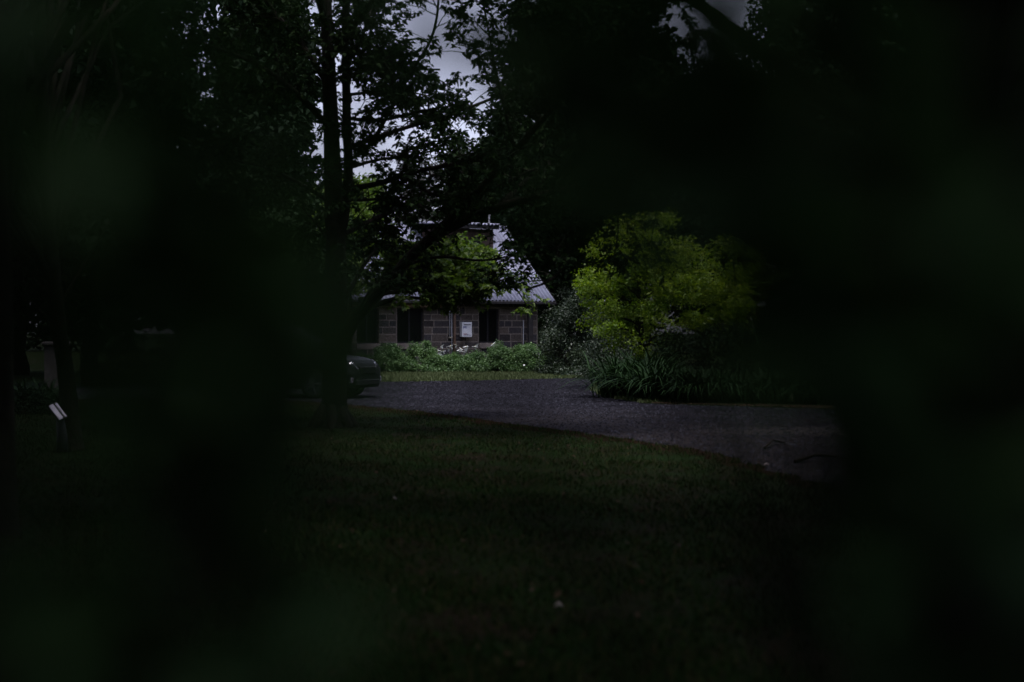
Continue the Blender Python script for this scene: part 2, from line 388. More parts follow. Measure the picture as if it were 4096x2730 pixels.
M['dark_paint'] = mat_plain('dark_paint', (.03, .028, .03), (.018, .017, .018), .5)
M['glass'] = mat_plain('dark_glass', (.006, .007, .006), (.004, .005, .004), .3, spec=.07)
M['white_metal'] = mat_plain('white_enamel', (.80, .80, .84), (.74, .74, .78), .45)
M['pipe_grey'] = mat_plain('grey_conduit', (.5, .5, .52), (.42, .42, .44), .5)
M['pipe_brown'] = mat_plain('brown_downpipe', (.19, .12, .085), (.13, .085, .06), .55)
uL, uR = U(351), U(537.5)
WT = 2.62; HD = 7.2
ops = [(U(a), U(b)) for a, b in [(356.5, 378.9), (397, 424), (479, 499.5)]]
SZ0, SZ1 = .84, 1.06; OT = 2.42
def stone_wall():
    b = MB()
    b_ = sorted(ops)
    # mortar backing
    edges = [uL] + [e for o in b_ for e in o] + [uR]
    for i in range(0, len(edges), 2): b.box(edges[i], edges[i + 1], .002, .3, 0, WT, .5, 1)
    for a, c in b_: b.box(a, c, .002, .3, 0, SZ0, .5, 1); b.box(a, c, .002, .3, OT, WT, .5, 1)
    ch = .272; z = .02; row = 0
    rr = random.Random(5)
    while z < WT - .05:
        ch = rr.choice([.235, .265, .272, .30]); z1 = min(z + ch - .034, WT - .01)
        segs = [(uL, uR)]
        if z1 > SZ0 and z < OT:
            segs = [(edges[i], edges[i + 1]) for i in range(0, len(edges), 2)]
        for s0, s1 in segs:
            u = s0 + .004; first = True
            while u < s1 - .08:
                w = rr.choice([.24, .34, .44, .52, .6, .68]) * (rr.uniform(.5, .9) if first and row % 2 else 1)
                if s1 - (u + w) < .22: w = s1 - u - .004
                x1 = min(u + w - .034, s1 - .004)
                b.box(u, x1, rr.uniform(-.012, -.003), .1, z, z1, rr.random(), 0, .014)
                u += w; first = False
        z += ch; row += 1
    return b.build('wall', [M['stone'], M['mortar']], house)
stone_wall()
b = MB()   # other walls: right gable, back, left
b.box(uR - .3, uR, .3, HD, 0, WT); b.box(uL, uR, HD, HD + .3, 0, WT); b.box(uL, uL + .3, .3, HD, 0, WT)
for x in (uL, uR - .3):
    ridge = (HD + .3) / 2
    b.poly([(x, .1, WT), (x, HD + .2, WT), (x, ridge, 5.75), (x + .3, .1, WT), (x + .3, HD + .2, WT), (x + .3, ridge, 5.75)], [(0, 1, 2), (3, 5, 4), (0, 2, 5, 3), (2, 1, 4, 5), (1, 0, 3, 4)])
b.build('wall', M['stone'], house)['label'] = 'side and back stone walls'
# windows
for a, c in ops:
    b = MB(); f = .06
    b.box(a, c, .13, .2, SZ1, SZ1 + f); b.box(a, c, .13, .2, OT - f, OT)
    b.box(a, a + f, .131, .199, SZ1 + f, OT - f); b.box(c - f, c, .131, .199, SZ1 + f, OT - f)
    m_ = (a + c) / 2; b.box(m_ - .03, m_ + .03, .135, .195, SZ1 + f, OT - f)
    w = b.build('window', M['dark_paint'], house)
    g = MB(); g.box(a + f, m_ - .03, .16, .17, SZ1 + f, OT - f); g.box(m_ + .03, c - f, .16, .17, SZ1 + f, OT - f)
    g.build('pane', M['glass'], w)
    s = MB(); s.box(a - .02, c + .02, -.09, .22, SZ0, SZ1 - .003, ch=.01); s.build('sill', M['concrete'], w)
# roof: corrugated sheets, eave to ridge both sides
EU0, EU1 = uL - .45, U(555, -.5); EZ = Z(555, 301, -.5) + .0
RV = (HD + .3) / 2; RZ = 6.0
def corr(u0, u1, v0, z0, v1, z1, pitch=.165, amp=.036, t=0):
    nn = int((u1 - u0) / pitch * 8); us = np.linspace(u0, u1, nn + 1); off = amp * np.cos(us / pitch * 2 * math.pi)
    L = math.hypot(v1 - v0, z1 - z0); nv, nz = -(z1 - z0) / L, (v1 - v0) / L
    if nz < 0: nv, nz = -nv, -nz
    A = np.stack([us, v0 + nv * off, z0 + nz * off], 1); B = np.stack([us, v1 + nv * off, z1 + nz * off], 1)
    V = np.concatenate([A, B]); k = nn + 1
    i = np.arange(nn); return V, np.stack([i, i + 1, i + 1 + k, i + k], 1)
V1, F1 = corr(EU0, EU1, -.52, EZ, RV + .02, RZ)
V2, F2 = corr(EU0, EU1, HD + .8, EZ, RV - .02, RZ)
rf = mesh_np('roof', np.concatenate([V1, V2]), np.concatenate([F1, F2 + len(V1)]), M['iron_roof'], house, smooth=True)
sm = rf.modifiers.new('thick', 'SOLIDIFY'); sm.thickness = .012
b = MB(); b.tube([(EU0, RV, RZ + .01), (EU1, RV, RZ + .01)], .07, 8); b.build('ridge_cap', M['iron_roof'], rf)
b = MB(); b.box(EU0, EU1, -.64, -.53, EZ - .15, EZ - .035, ch=.02); b.build('gutter', M['dark_paint'], house)
b = MB(); b.box(EU0 + .02, EU1 - .02, -.52, .0, EZ - .12, EZ - .10); b.build('soffit', M['brown_timber'], house)
for x in (EU0 - .03, EU1):
    b = MB()
    b.poly([(x, -.5, EZ - .14), (x + .03, -.5, EZ - .14), (x + .03, RV, RZ - .16), (x, RV, RZ - .16), (x, -.5, EZ + .02), (x + .03, -.5, EZ + .02), (x + .03, RV, RZ + .01), (x, RV, RZ + .01)],
           [(0, 3, 2, 1), (4, 5, 6, 7), (0, 1, 5, 4), (1, 2, 6, 5), (2, 3, 7, 6), (3, 0, 4, 7)])
    b.build('barge_board', M['dark_paint'], house)
b = MB(); b.box(U(407, -.3), U(444, -.3), -.3, -.24, Z(420, 307.2, -.3), Z(420, 303.3, -.3)); b.build('lintel_board', M['lintel'], house)
# verandah post, downpipe, conduits
b = MB(); b.box(U(528, -.4), U(532.6, -.4), -.47, -.33, 0, EZ - .15, ch=.01); b.build('verandah_post', M['dark_paint'], house)
def vpipe(name, px, v, r, z0, z1, mat, rings=()):
    b = MB(); b.tube([(U(px, v), v, z0), (U(px, v), v, z1)], r, 8)
    for z in rings: b.tube([(U(px, v), v, z - .02), (U(px, v), v, z + .02)], r + .012, 8)
    return b.build(name, mat, house, True)
vpipe('downpipe', 454.6, -.09, .055, .02, EZ - .12, M['pipe_brown'], (1.0, 1.75))
vpipe('conduit', 449.7, -.055, .02, Z(449.7, 336), EZ - .13, M['pipe_grey'])
vpipe('conduit', 451.8, -.05, .018, .1, EZ - .13, M['pipe_grey'])
vpipe('conduit', 523.4, -.06, .018, .1, Z(523, 320), M['pipe_grey'])
b = MB(); b.box(U(447.9), U(451.2), -.13, -.04, Z(449, 338.3), Z(449, 336.6), ch=.01); b.build('junction_box', mat_plain('cream_plastic', (.42, .38, .3), (.3, .28, .22), .6), house)
# dormer
DV = 1.25; du0, du1 = U(441, DV), U(492.6, DV)
roofz = lambda v: EZ + (v + .52) / (RV + .54) * (RZ - EZ)
dz0, dz1 = roofz(DV) - .05, Z(492, 229.5, DV)
dorm = MB()
k = int((du1 - du0) / .15); w = (du1 - du0) / k
for i in range(k): dorm.box(du0 + i * w + .004, du0 + (i + 1) * w - .004, DV - .012, DV + .02, dz0, dz1, random.random())
dorm.box(du0, du1, DV + .02, RV - .1, dz0, dz1)
dorm.box(du1 - .13, du1 + .01, DV - .035, DV - .012, dz0, dz1); dorm.box(du0 - .01, du0 + .13, DV - .035, DV - .012, dz0, dz1)
dorm = dorm.build('dormer', M['brown_timber'], house)
b = MB()
wm = (du0 + du1) / 2
for x0 in (wm - .62, wm + .12):
    b.box(x0, x0 + .5, DV - .05, DV - .013, dz0 + .55, dz1 - .32)
win = b.build('dormer_window', M['dark_paint'], dorm)
b = MB()
ou0, ou1 = du0 - .3, U(499, DV - .4)
b.box(ou0, ou1, DV - .42, DV - .38, dz1 - .02, dz1 + .16)
b.build('fascia', M['dark_paint'], dorm)
Vd, Fd = corr(ou0 - .03, ou1 + .03, DV - .46, dz1 + .185, RV, RZ + .06)
o = mesh_np('dormer_roof', Vd, Fd, M['iron_roof'], dorm, smooth=True); o.modifiers.new('t', 'SOLIDIFY').thickness = .02
b = MB(); b.tube([(U(486, RV), RV - .3, RZ - .3), (U(486, RV), RV - .3, Z(486, 214.5, RV))], .035, 8); b.tube([(U(486, RV), RV - .3, Z(486, 216, RV)), (U(486, RV), RV - .3, Z(486, 214, RV))], .06, 8)
b.build('vent_pipe', M['pipe_grey'], house)

# gas water heater on the wall
hz1, hz0 = Z(464, 322.1), Z(464, 337)
wh = empty('water_heater', HW(0, -.03, hz0), HA)
tag(wh, 'white wall-mounted gas water heater with dark vent slot and blue mark on the stone wall', 'water heater')
hu0, hu1 = U(459.6), U(469.5); HH = hz1 - hz0; WW = hu1 - hu0
b = MB(); b.box(hu0, hu1, -.2, .02, 0, HH, ch=.012); b.build('casing', M['white_metal'], wh)
fy = -.2
def strip(b, x0, x1, t0, t1, th=.004): b.box(hu0 + x0 * WW, hu0 + x1 * WW, fy - th, fy + .001, HH * (1 - t1), HH * (1 - t0))
b = MB(); strip(b, .15, .88, .15, .195, .012); b.build('vent_slot', mat_plain('slot_black', (.012, .008, .015)), wh)
b = MB()
strip(b, .13, .185, .265, .43); strip(b, .36, .415, .265, .43); strip(b, .185, .36, .285, .31, .005); strip(b, .185, .36, .345, .375, .005); strip(b, .25, .3, .262, .285, .005)
b.build('logo', mat_plain('blue_ink', (.05, .06, .26), (.04, .05, .22), .5), wh)
b = MB()
for i in range(6): strip(b, .15 + i * .055, .195 + i * .055, .775 - (.01 if i in (0, 5) else 0), .825)
b.build('lettering', mat_plain('red_ink', (.3, .03, .05), (.25, .03, .04), .5), wh)
b = MB()
for i in range(13): strip(b, .15 + i * .05, .188 + i * .05, .842, .862)
for i in range(3): strip(b, .52 + i * .05, .555 + i * .05, .78 + .008 * i, .815)
navy = mat_plain('navy_ink', (.04, .04, .12), (.03, .03, .09), .5)
b.build('lettering', navy, wh)
for k0 in (.15, .42, .67):
    b = MB()
    for i in range(4): strip(b, k0 + i * .055, k0 + .04 + i * .055, .9, .922)
    b.build('lettering', navy, wh)
b = MB()
for x, l in ((.2, .1), (.34, .1), (.55, .22), (.68, .12), (.76, .1)):
    b.tube([(hu0 + x * WW, -.09, .0), (hu0 + x * WW, -.09, -l)], .012, 6)
b.tube(bend((hu0 + .34 * WW, -.09, -.1), (hu0 - .05, -.05, -.24), -.3, 6, 0), .009, 5)
b.build('pipes', mat_plain('copper_pipe', (.2, .13, .09), (.1, .08, .06), .5), wh)

# ================================================================== HEDGE, LILIES
def leafy_mound(name, label, x, y, rx, ry, h, n, leaf, mat, group, cat='bush', stems=7, parts=('foliage', 'stems'), z0=0, rough=.22, seed=0):
    st = np.random.default_rng(seed + 50)
    root = empty(name, (x, y, 0)); tag(root, label, cat, group)
    ncl = 90; d = st.normal(size=(ncl, 3)); d[:, 2] = np.abs(d[:, 2]); d /= np.linalg.norm(d, axis=1)[:, None]
    r = st.uniform(.72, 1.0, ncl)[:, None]
    C = d * r * np.array([rx, ry, h]) * .9; C[:, 2] = np.maximum(C[:, 2], .12)
    p, rs = clump_points(C, st.uniform(.7, 1.3, ncl) * rough, n // ncl, .9)
    p = p[:]; p[:, 2] = np.maximum(p[:, 2], .03)
    leaf_object(parts[0], p, leaf, leaf * .5, M[mat], root, rnd_shift=rs, updir=.7)
    b = MB()
    for i in range(stems):
        c = C[i * 3]; b.tube(bend((c[0] * .15, c[1] * .15, -.03), (c[0], c[1], c[2]), .05, 4, .06), [.02, .016, .012, .008, .004], 5)
    b.build(parts[1], M['bark'], root)
    return root
GB = 'round bushes clipped into a hedge along the stone house'
bushes = [(363, 53.0, .55, .72, 'low dark bush half hidden behind the car bonnet, leftmost in the hedge'),
          (388, 52.3, .80, 1.2, 'rounded bush in the hedge directly below the first stone pier'),
          (422, 52.2, .86, 1.24, 'tall rounded bush in front of the middle window'),
          (452, 52.9, .58, .70, 'low bush in the hedge below the white lilies and downpipe'),
          (475, 52.4, .66, .79, 'bush in the hedge below and right of the water heater'),
          (500, 52.6, .70, 1.2, 'bush in the hedge below the window right of the water heater'),
          (527, 52.3, .76, 1.18, 'rightmost bush in the hedge by the verandah post, with one white bloom')]
for i, (px, y, rx, h, lab) in enumerate(bushes):
    leafy_mound('hedge_bush', lab, at(px, 340, y).x, y, rx, .8, h, 14000, .07, 'leaf_hedge', GB, seed=i, rough=.19)
M['petal'] = mat_plain('white_petal', (.85, .86, .83), (.8, .82, .78), .5)
M['spadix'] = mat_plain('yellow_spadix', (.5, .35, .05), (.4, .28, .04), .6)
M['stem_green'] = mat_plain('stem_green', (.06, .11, .035), (.04, .08, .025), .6)
def lily(px, py, Yd, tilt, az, s, lab, kind='lily_flower', cat='flower', group='white lilies along the house wall'):
    P = at(px, py, Yd); root = empty(kind, (P.x, P.y, 0)); tag(root, lab, cat, group)
    b = MB(); n = 14; rings = []
    for j, (zz, rr) in enumerate([(-.075, .007), (-.04, .014), (-.01, .026), (.012, .048), (.024, .068), (.02, .082)]):
        for i in range(n):
            a = i / n * 2 * math.pi; k = 1 + .35 * math.cos(a) * (j / 5); rings.append(Vector((math.cos(a) * rr * k, math.sin(a) * rr, zz + (.02 * math.cos(a) * (j / 5)))) * s)
    rot = Matrix.Rotation(az, 3, 'Z') @ Matrix.Rotation(tilt, 3, 'Y')
    Vv = [rot @ v + Vector((0, 0, P.z)) for v in rings]
    Fc = [(j * n + i, j * n + (i + 1) % n, (j + 1) * n + (i + 1) % n, (j + 1) * n + i) for j in range(5) for i in range(n)]
    b.poly(Vv, Fc); o = b.build('flower', M['petal'], root, True)
    c = MB(); e = rot @ Vector((0, 0, -.02 * s)) + Vector((0, 0, P.z)); t = rot @ Vector((0, 0, .045 * s)) + Vector((0, 0, P.z)); c.tube([e, t], [.008 * s, .005 * s], 6); c.build('spadix', M['spadix'], root)
    c = MB(); e = rot @ Vector((0, 0, -.07 * s)) + Vector((0, 0, P.z)); c.tube(bend((random.uniform(-.1, .1), .05, -.02), e, .02, 5, .02), .009, 5); c.build('stem', M['stem_green'], root)
    return root
LL = [(135, 1075, 'upright white lily in front of the stones left of the conduits'), (430, 1068, 'white lily standing against the grey conduit'), (575, 1040, 'tall white lily in front of the brown downpipe'),
      (355, 1172, 'drooping pinkish-white lily left of the downpipe'), (190, 1228, 'wide white lily low at the left end of the lily row'), (98, 1225, 'small white lily beside the low wide one at the left end'),
      (103, 1337, 'lowest white lily at the left end, just above the bushes'), (743, 1160, 'tilted white lily below the left edge of the water heater'), (900, 1145, 'large white lily below the middle of the water heater'),
      (660, 1200, 'white lily in the dense cluster right of the downpipe'), (720, 1215, 'largest white lily in the cluster under the water heater'), (830, 1250, 'small white lily at the foot of the cluster under the water heater'),
      (915, 1080, 'flat white lily just below the water heater pipes'), (1232, 1040, 'upright white lily at the left end of the right window sill'), (1180, 1092, 'flat white lily just below the one at the sill end'),
      (1732, 1018, 'highest white lily in front of the right window sill'), (1605, 1106, 'lower white lily in front of the right window sill'), (893, 1190, 'small white bloom hanging under the large lily below the heater')]
for i, (a, c, lab) in enumerate(LL):
    lily(437.5 + a * .03189, 312.5 + c * .03189, 54.1, random.uniform(-.5, .5), random.uniform(-.6, .6) + (math.pi if random.random() < .5 else 0), random.uniform(1.05, 1.5), lab)
lily(524, 364.8, 51.35, 1.3, -1.57, .42, 'single white bloom on the front of the rightmost hedge bush', 'camellia_flower', 'flower', None)
n = 1600; P = np.stack([at(440, 300, 54).x + RNG.random(n) * 2.9, 53.8 + RNG.random(n) * .8, RNG.random(n) ** .7 * .32], 1)
lf = leaf_object('lily_leaves', P, .28, .09, M['leaf_dark'], None, .3, np.array([0, 0, 1.2])); tag(lf, 'broad green lily leaves under the white blooms', 'plants', kind='stuff')

# ================================================================== CAR
M['car_paint'] = mat_plain('dark_car_paint', (.012, .014, .014), (.006, .007, .007), .34, .0, coat=0., spec=.09)
M['black_plastic'] = mat_plain('black_plastic', (.015, .015, .016), (.01, .01, .011), .6)
M['rubber'] = mat_plain('tyre_rubber', (.02, .02, .02), (.014, .014, .014), .85)
M['alloy'] = mat_plain('alloy_grey', (.10, .10, .11), (.07, .07, .08), .45, .6, spec=.5)
M['chrome'] = mat_plain('chrome', (.6, .6, .62), (.55, .55, .57), .15, 1., spec=.5)
M['lamp'] = mat_plain('lamp_lens', (.55, .57, .6), (.12, .12, .13),   .08, .6, scale=14, coat=1., spec=.5)
M['lamp_red'] = mat_plain('lamp_red', (.25, .01, .01), (.18, .01, .01), .15)
CT = R(-26)
car = empty('parked_car', (-5.46, 34.05, .004), CT)
tag(car, 'dark parked estate car, its nose poking out right of the big tree trunk', 'car')
WX = (1.42, -1.4); WZ, WR = .335, .335
def interp(x, pts):
    for i in range(len(pts) - 1):
        if pts[i][0] <= x <= pts[i + 1][0]:
            t = (x - pts[i][0]) / (pts[i + 1][0] - pts[i][0]); t = t * t * (3 - 2 * t) * .35 + t * .65
            return pts[i][1] * (1 - t) + pts[i + 1][1] * t
    return pts[0][1] if x < pts[0][0] else pts[-1][1]
zs_ = [(-2.36, .62), (-2.33, .86), (-2.2, 1.0), (-1.6, 1.03), (.9, .99), (1.2, 1.0), (1.75, .95), (2.1, .87), (2.28, .78), (2.36, .6)]
wd_ = [(-2.36, .70), (-2.28, .82), (-2.0, .90), (-1.4, .92), (1.4, .92), (1.9, .89), (2.15, .80), (2.3, .66), (2.36, .52)]
zb_ = [(-2.36, .42), (-2.25, .3), (-1.9, .24), (1.9, .22), (2.2, .24), (2.36, .36)]
xs = sorted(set([round(-2.36 + i * .04, 3) for i in range(119)]))
Vv = []; nsec = 0
for x in xs:
    w, zs, zb = interp(x, wd_), interp(x, zs_), interp(x, zb_)
    za = zb
    for wx in WX:
        q = .395 ** 2 - (x - wx) ** 2
        if q > 0: za = max(za, WZ + math.sqrt(q))
    zt = zs
    half = [(w * .55, zb if za == zb else min(za, zt - .1)), (w * .93, za + .0), (w * .985, za + (.08 if za < .5 else .02)), (w * 1., max(.55, za + .05)), (w * .985, max(.70, za + .07)), (w * .965, zt - .12 if zt - .12 > za + .08 else za + .09), (w * .93, zt - .045 if zt - .045 > za + .1 else za + .1), (w * .8, max(zt - .005, za + .11)), (w * .4, max(zt + .025, za + .12))]
    ring = [(x, y, z) for y, z in half] + [(x, -y, z) for y, z in reversed(half)]
    nsec = len(ring); Vv += ring
Fc = []
for i in range(len(xs) - 1):
    for j in range(nsec):
        k = (j + 1) % nsec; Fc.append((i * nsec + j, i * nsec + k, (i + 1) * nsec + k, (i + 1) * nsec + j))
Fc.append(tuple(range(nsec - 1, -1, -1))); Fc.append(tuple((len(xs) - 1) * nsec + j for j in range(nsec)))
b = MB(); b.poly(Vv, Fc); body = b.build('body', M['car_paint'], car, True)
# cabin
def cabring(pts):  # list of (x, halfwidth, z)
    return pts
b = MB()
prof = [(-2.2, .80, 1.0), (-2.02, .70, 1.35), (-1.78, .64, 1.5), (-1.0, .635, 1.56), (-.2, .635, 1.57), (.3, .63, 1.52), (.62, .66, 1.37), (1.22, .79, 1.0)]
Vc = []
for x, w, z in prof: Vc += [(x, w, z), (x, w * .85, z + .028), (x, 0, z + .045), (x, -w * .85, z + .028), (x, -w, z)]
base = [(-2.2, .83), (-2.1, .84), (-1.8, .85), (-1.0, .855), (-.2, .855), (.3, .85), (.75, .84), (1.22, .8)]
off = len(Vc)
for x, w in base: Vc += [(x, w, .985), (x, -w, .985)]
Fc = []
for i in range(7):
    for j in range(4): Fc.append((i * 5 + j, i * 5 + j + 1, i * 5 + 6 + j, i * 5 + 5 + j))
    Fc.append((off + i * 2, i * 5, i * 5 + 5, off + i * 2 + 2)); Fc.append((off + i * 2 + 1, off + i * 2 + 3, i * 5 + 9, i * 5 + 4))
b.poly(Vc, Fc); b.build('cabin', M['car_paint'], car, True)
def panel(pts, mat, name, th=.012):
    c = sum((Vector(p) for p in pts), Vector()) / len(pts); n_ = (Vector(pts[1]) - Vector(pts[0])).cross(Vector(pts[2]) - Vector(pts[0])).normalized()
    if n_.dot(c - Vector((-.3, 0, 1.1))) < 0: n_ = -n_
    q = [Vector(p) + n_ * th for p in pts]; p2 = [Vector(p) - n_ * .02 for p in pts]; k = len(pts)
    b = MB(); b.poly(q + p2, [tuple(range(k)), tuple(range(2 * k - 1, k - 1, -1))] + [(i, i + k, (i + 1) % k + k, (i + 1) % k) for i in range(k)])
    return b.build(name, mat, car)
for s in (1, -1):
    yw = lambda z: s * (.855 - (z - .985) / .53 * .215)
    for poly in ([(.98, 1.03), (.12, 1.03), (.12, 1.46), (.3, 1.46), (.6, 1.33)], [(.04, 1.03), (-.86, 1.03), (-.86, 1.48), (.04, 1.47)], [(-.94, 1.03), (-1.95, 1.06), (-1.8, 1.38), (-1.55, 1.45), (-.94, 1.475)]):
        panel([(x, yw(z), z) for x, z in poly], M['glass'], 'side_window')
panel([(1.17, .7, 1.03), (1.17, -.7, 1.03), (.36, -.56, 1.505), (.36, .56, 1.505)], M['glass'], 'windscreen')
panel([(-2.17, .68, 1.07), (-2.17, -.68, 1.07), (-1.98, -.58, 1.4), (-1.98, .58, 1.4)], M['glass'], 'rear_window')
for s in (1, -1):
    b = MB(); b.tube([(-1.75, s * .60, 1.575), (-1.6, s * .60, 1.60), (-.1, s * .60, 1.625), (.2, s * .595, 1.585)], .018, 6); b.build('roof_rail', M['chrome'], car)
    b = MB(); b.box(.78, .96, min(s * .9, s * 1.07), max(s * .9, s * 1.07), 1.0, 1.14, ch=.03); b.box(.84, .9, min(s * .8, s * .92), max(s * .8, s * .92), 1.0, 1.05)
    mi = b.build('wing_mirror', M['car_paint'], car)
    for x in (-.02, -1.0):
        b = MB(); b.box(x - .1, x + .1, min(s * .9, s * .955), max(s * .9, s * .955), .83, .855, ch=.005); b.build('door_handle', M['chrome'], car)
    b = MB(); b.box(-1.0, 1.0, min(s * .9, s * .94), max(s * .9, s * .94), .3, .35, ch=.01); b.build('side_skirt', M['black_plastic'], car)
    # headlight wraps from grille to wing
    b = MB(); b.poly([(2.285, s * .36, .70), (2.17, s * .66, .72), (1.93, s * .86, .80), (1.80, s * .868, .86), (1.98, s * .77, .865), (2.2, s * .5, .82)] + [(2.345, s * .38, .68), (2.225, s * .69, .69), (1.93, s * .905, .785), (1.78, s * .905, .87), (2.0, s * .80, .90), (2.25, s * .5, .845)],
                     [(6, 7, 8, 9, 10, 11), (5, 4, 3, 2, 1, 0)] + [(i, (i + 1) % 6, (i + 1) % 6 + 6, i + 6) for i in range(6)]); b.build('headlight', M['lamp'], car)
    b = MB(); b.box(2.2, 2.33, min(s * .52, s * .66), max(s * .52, s * .66), .36, .5, ch=.02); b.build('fog_light', M['lamp'], car)
    b = MB(); b.box(-2.345, -2.1, min(s * .66, s * .87), max(s * .66, s * .87), .74, .98, ch=.03); b.build('tail_light', M['lamp_red'], car)
b = MB(); b.box(2.28, 2.375, -.34, .34, .56, .74, ch=.02)
gr_ = b.build('grille', M['black_plastic'], car)
b = MB()
for i in range(3): b.box(2.37, 2.385, -.33, .33, .585 + i * .05, .6 + i * .05)
b.build('grille_bar', M['black_plastic'], gr_)
b = MB(); b.box(2.3, 2.375, -.5, .5, .3, .44, ch=.02); b.build('air_intake', M['black_plastic'], car)
b = MB(); b.box(-2.42, -2.3, -.84, .84, .46, .62, ch=.03); b.build('rear_bumper', M['car_paint'], car)
for wx in WX:
    for s in (1, -1):
        b = MB(); c0 = Vector((wx, s * .80, WZ)); prof_ = [(-.11, .25), (-.11, .31), (-.09, .333), (.09, .333), (.11, .31), (.11, .25)]
        n = 28; P_ = []; 
        for o_, r_ in prof_:
            for i in range(n): a = i / n * 2 * math.pi; P_.append((wx + math.cos(a) * r_, s * .80 + o_, WZ + math.sin(a) * r_))
        b.poly(P_, [(j * n + i, j * n + (i + 1) % n, (j + 1) * n + (i + 1) % n, (j + 1) * n + i) for j in range(5) for i in range(n)])
        wheel = empty('wheel', (0, 0, 0)); wheel.parent = car
        b.build('tyre', M['rubber'], wheel, True)
        b = MB(); b.cyl((wx, s * .80, WZ), (0, 1, 0), .25, .25, .12, 24); b.cyl((wx, s * .87, WZ), (0, 1, 0), .06, .05, .06, 12)
        for i in range(5):
            a = i / 5 * 2 * math.pi; b.tube([(wx + math.cos(a) * .05, s * .885, WZ + math.sin(a) * .05), (wx + math.cos(a) * .24, s * .875, WZ + math.sin(a) * .24)], .025, 5)
        b.build('rim', M['alloy'], wheel)

# ================================================================== RIGHT-HAND PLANTING
def strap_clump(x, y, n, L, seed, lab):
    st = np.random.default_rng(seed); root = empty('strappy_plant', (x, y, 0)); tag(root, lab, 'plant', 'strappy-leaved clumps at the driveway bend')
    V = []; Fq = []; rn = []
    for i in range(n):
        a = st.random() * 6.283; bx, by = st.normal(size=2) * .22; l = L * st.uniform(.6, 1.15); out = st.uniform(.6, 1.5); w = .045 * st.uniform(.7, 1.2)
        dx, dy = math.cos(a), math.sin(a); b0 = len(V)
        for k in range(6):
            t = k / 5; r = out * l * .75 * (t ** 1.3); z = l * (t - out * .6 * t ** 2.2) * 1.05
            ww = w * (1 - t ** 3) * (.7 + .3 * min(1, t * 3)); V.append((bx + dx * r - dy * ww / 2, by + dy * r + dx * ww / 2, max(z, .01))); V.append((bx + dx * r + dy * ww / 2, by + dy * r - dx * ww / 2, max(z, .01) ))
        for k in range(5): Fq.append((b0 + 2 * k, b0 + 2 * k + 1, b0 + 2 * k + 3, b0 + 2 * k + 2)); rn.append(0)
        rn[-5:] = [st.random()] * 5
    mesh_np('leaves', V, Fq, M['leaf_strap'], root, rn)
    return root
labs = ['large strappy-leaved clump at the tip of the bed where the driveway bends', 'strappy clump just right of the large one at the driveway bend', 'strappy clump in the middle of the row along the bed edge', 'tall strappy clump behind the front row of the bed',
        'strappy clump under the yellow-green maple, right of the middle', 'dim strappy clump further right along the bed edge', 'strappy clump near the right end of the bed', 'last strappy clump at the dark right end of the bed']
for i, (px, Yd, L) in enumerate([(622, 33.5, 1.35), (655, 31.9, 1.25), (692, 31.3, 1.05), (650, 34.6, 1.5), (728, 31.2, 1.0), (770, 30.9, 1.0), (815, 30.6, 1.0), (870, 30.0, .95)]):
    strap_clump(at(px, 340, Yd).x, Yd, 420, L * 1.15, i, labs[i])

# dark shrub between house and maple, and smaller ones
leafy_mound('shrub', 'tall dense dark evergreen shrub at the right corner of the stone house', at(578, 340, 50).x, 50, 1.45, 1.3, 3.0, 26000, .085, 'leaf_shrub', None, 'shrub', seed=31, rough=.42)
leafy_mound('shrub', 'dark bushy shrub behind the strappy clump and below the yellow maple', at(612, 340, 46).x, 46, 1.2, 1.1, 1.9, 8000, .07, 'leaf_shrub', None, 'shrub', seed=32, rough=.35)
leafy_mound('shrub', 'pale-tipped shrub rising behind the house corner', at(566, 340, 62).x, 62, 1.6, 1.2, 4.0, 9000, .09, 'leaf_shrub', None, 'shrub', seed=33, rough=.45)
leafy_mound('shrub', 'low leafy plant at the foot of the dark shrub beside the hedge', at(552, 340, 49.4).x, 49.4, .5, .4, .35, 1200, .09, 'leaf_shrub', None, 'shrub', seed=34, rough=.12)
leafy_mound('shrub', 'small spreading plant on the grass edge left of the strappy clump', at(572, 340, 48.2).x, 48.2, .6, .4, .35, 1200, .09, 'leaf_shrub', None, 'shrub', seed=35, rough=.12)
leafy_mound('shrub', 'wide dark shrub filling the bed behind the strappy row', at(720, 340, 36).x, 36, 2.2, 1.4, 2.0, 9000, .09, 'leaf_dark', None, 'shrub', seed=36, rough=.4)
leafy_mound('shrub', 'dark shrub at the back right of the bed', at(850, 340, 37).x, 37, 2.4, 1.5, 2.2, 9000, .09, 'leaf_dark', None, 'shrub', seed=37, rough=.4)
# maples
def maple(px, Yd, h, rx, lab, seed, ncl):
    x = at(px, 340, Yd).x
    return tree('maple_tree', lab, (x, Yd, 0), h, rx, h * .42, h * .58, ncl, 150, .10, 'leaf_maple', .09, 'tree', 'yellow-green maples in the bed', nb=24, seed=seed, crad=.5, flat=.55)
maple(640, 38.5, 5.0, 1.8, 'bright yellow-green maple arching over the strappy clump', 4, 120)
maple(735, 39.5, 4.2, 1.7, 'shaded yellow-green maple right of the bright one', 5, 80)
maple(868, 37.5, 3.6, 1.35, 'small yellow-green maple glimpsed at far right beside the huge dark trunk', 6, 80)

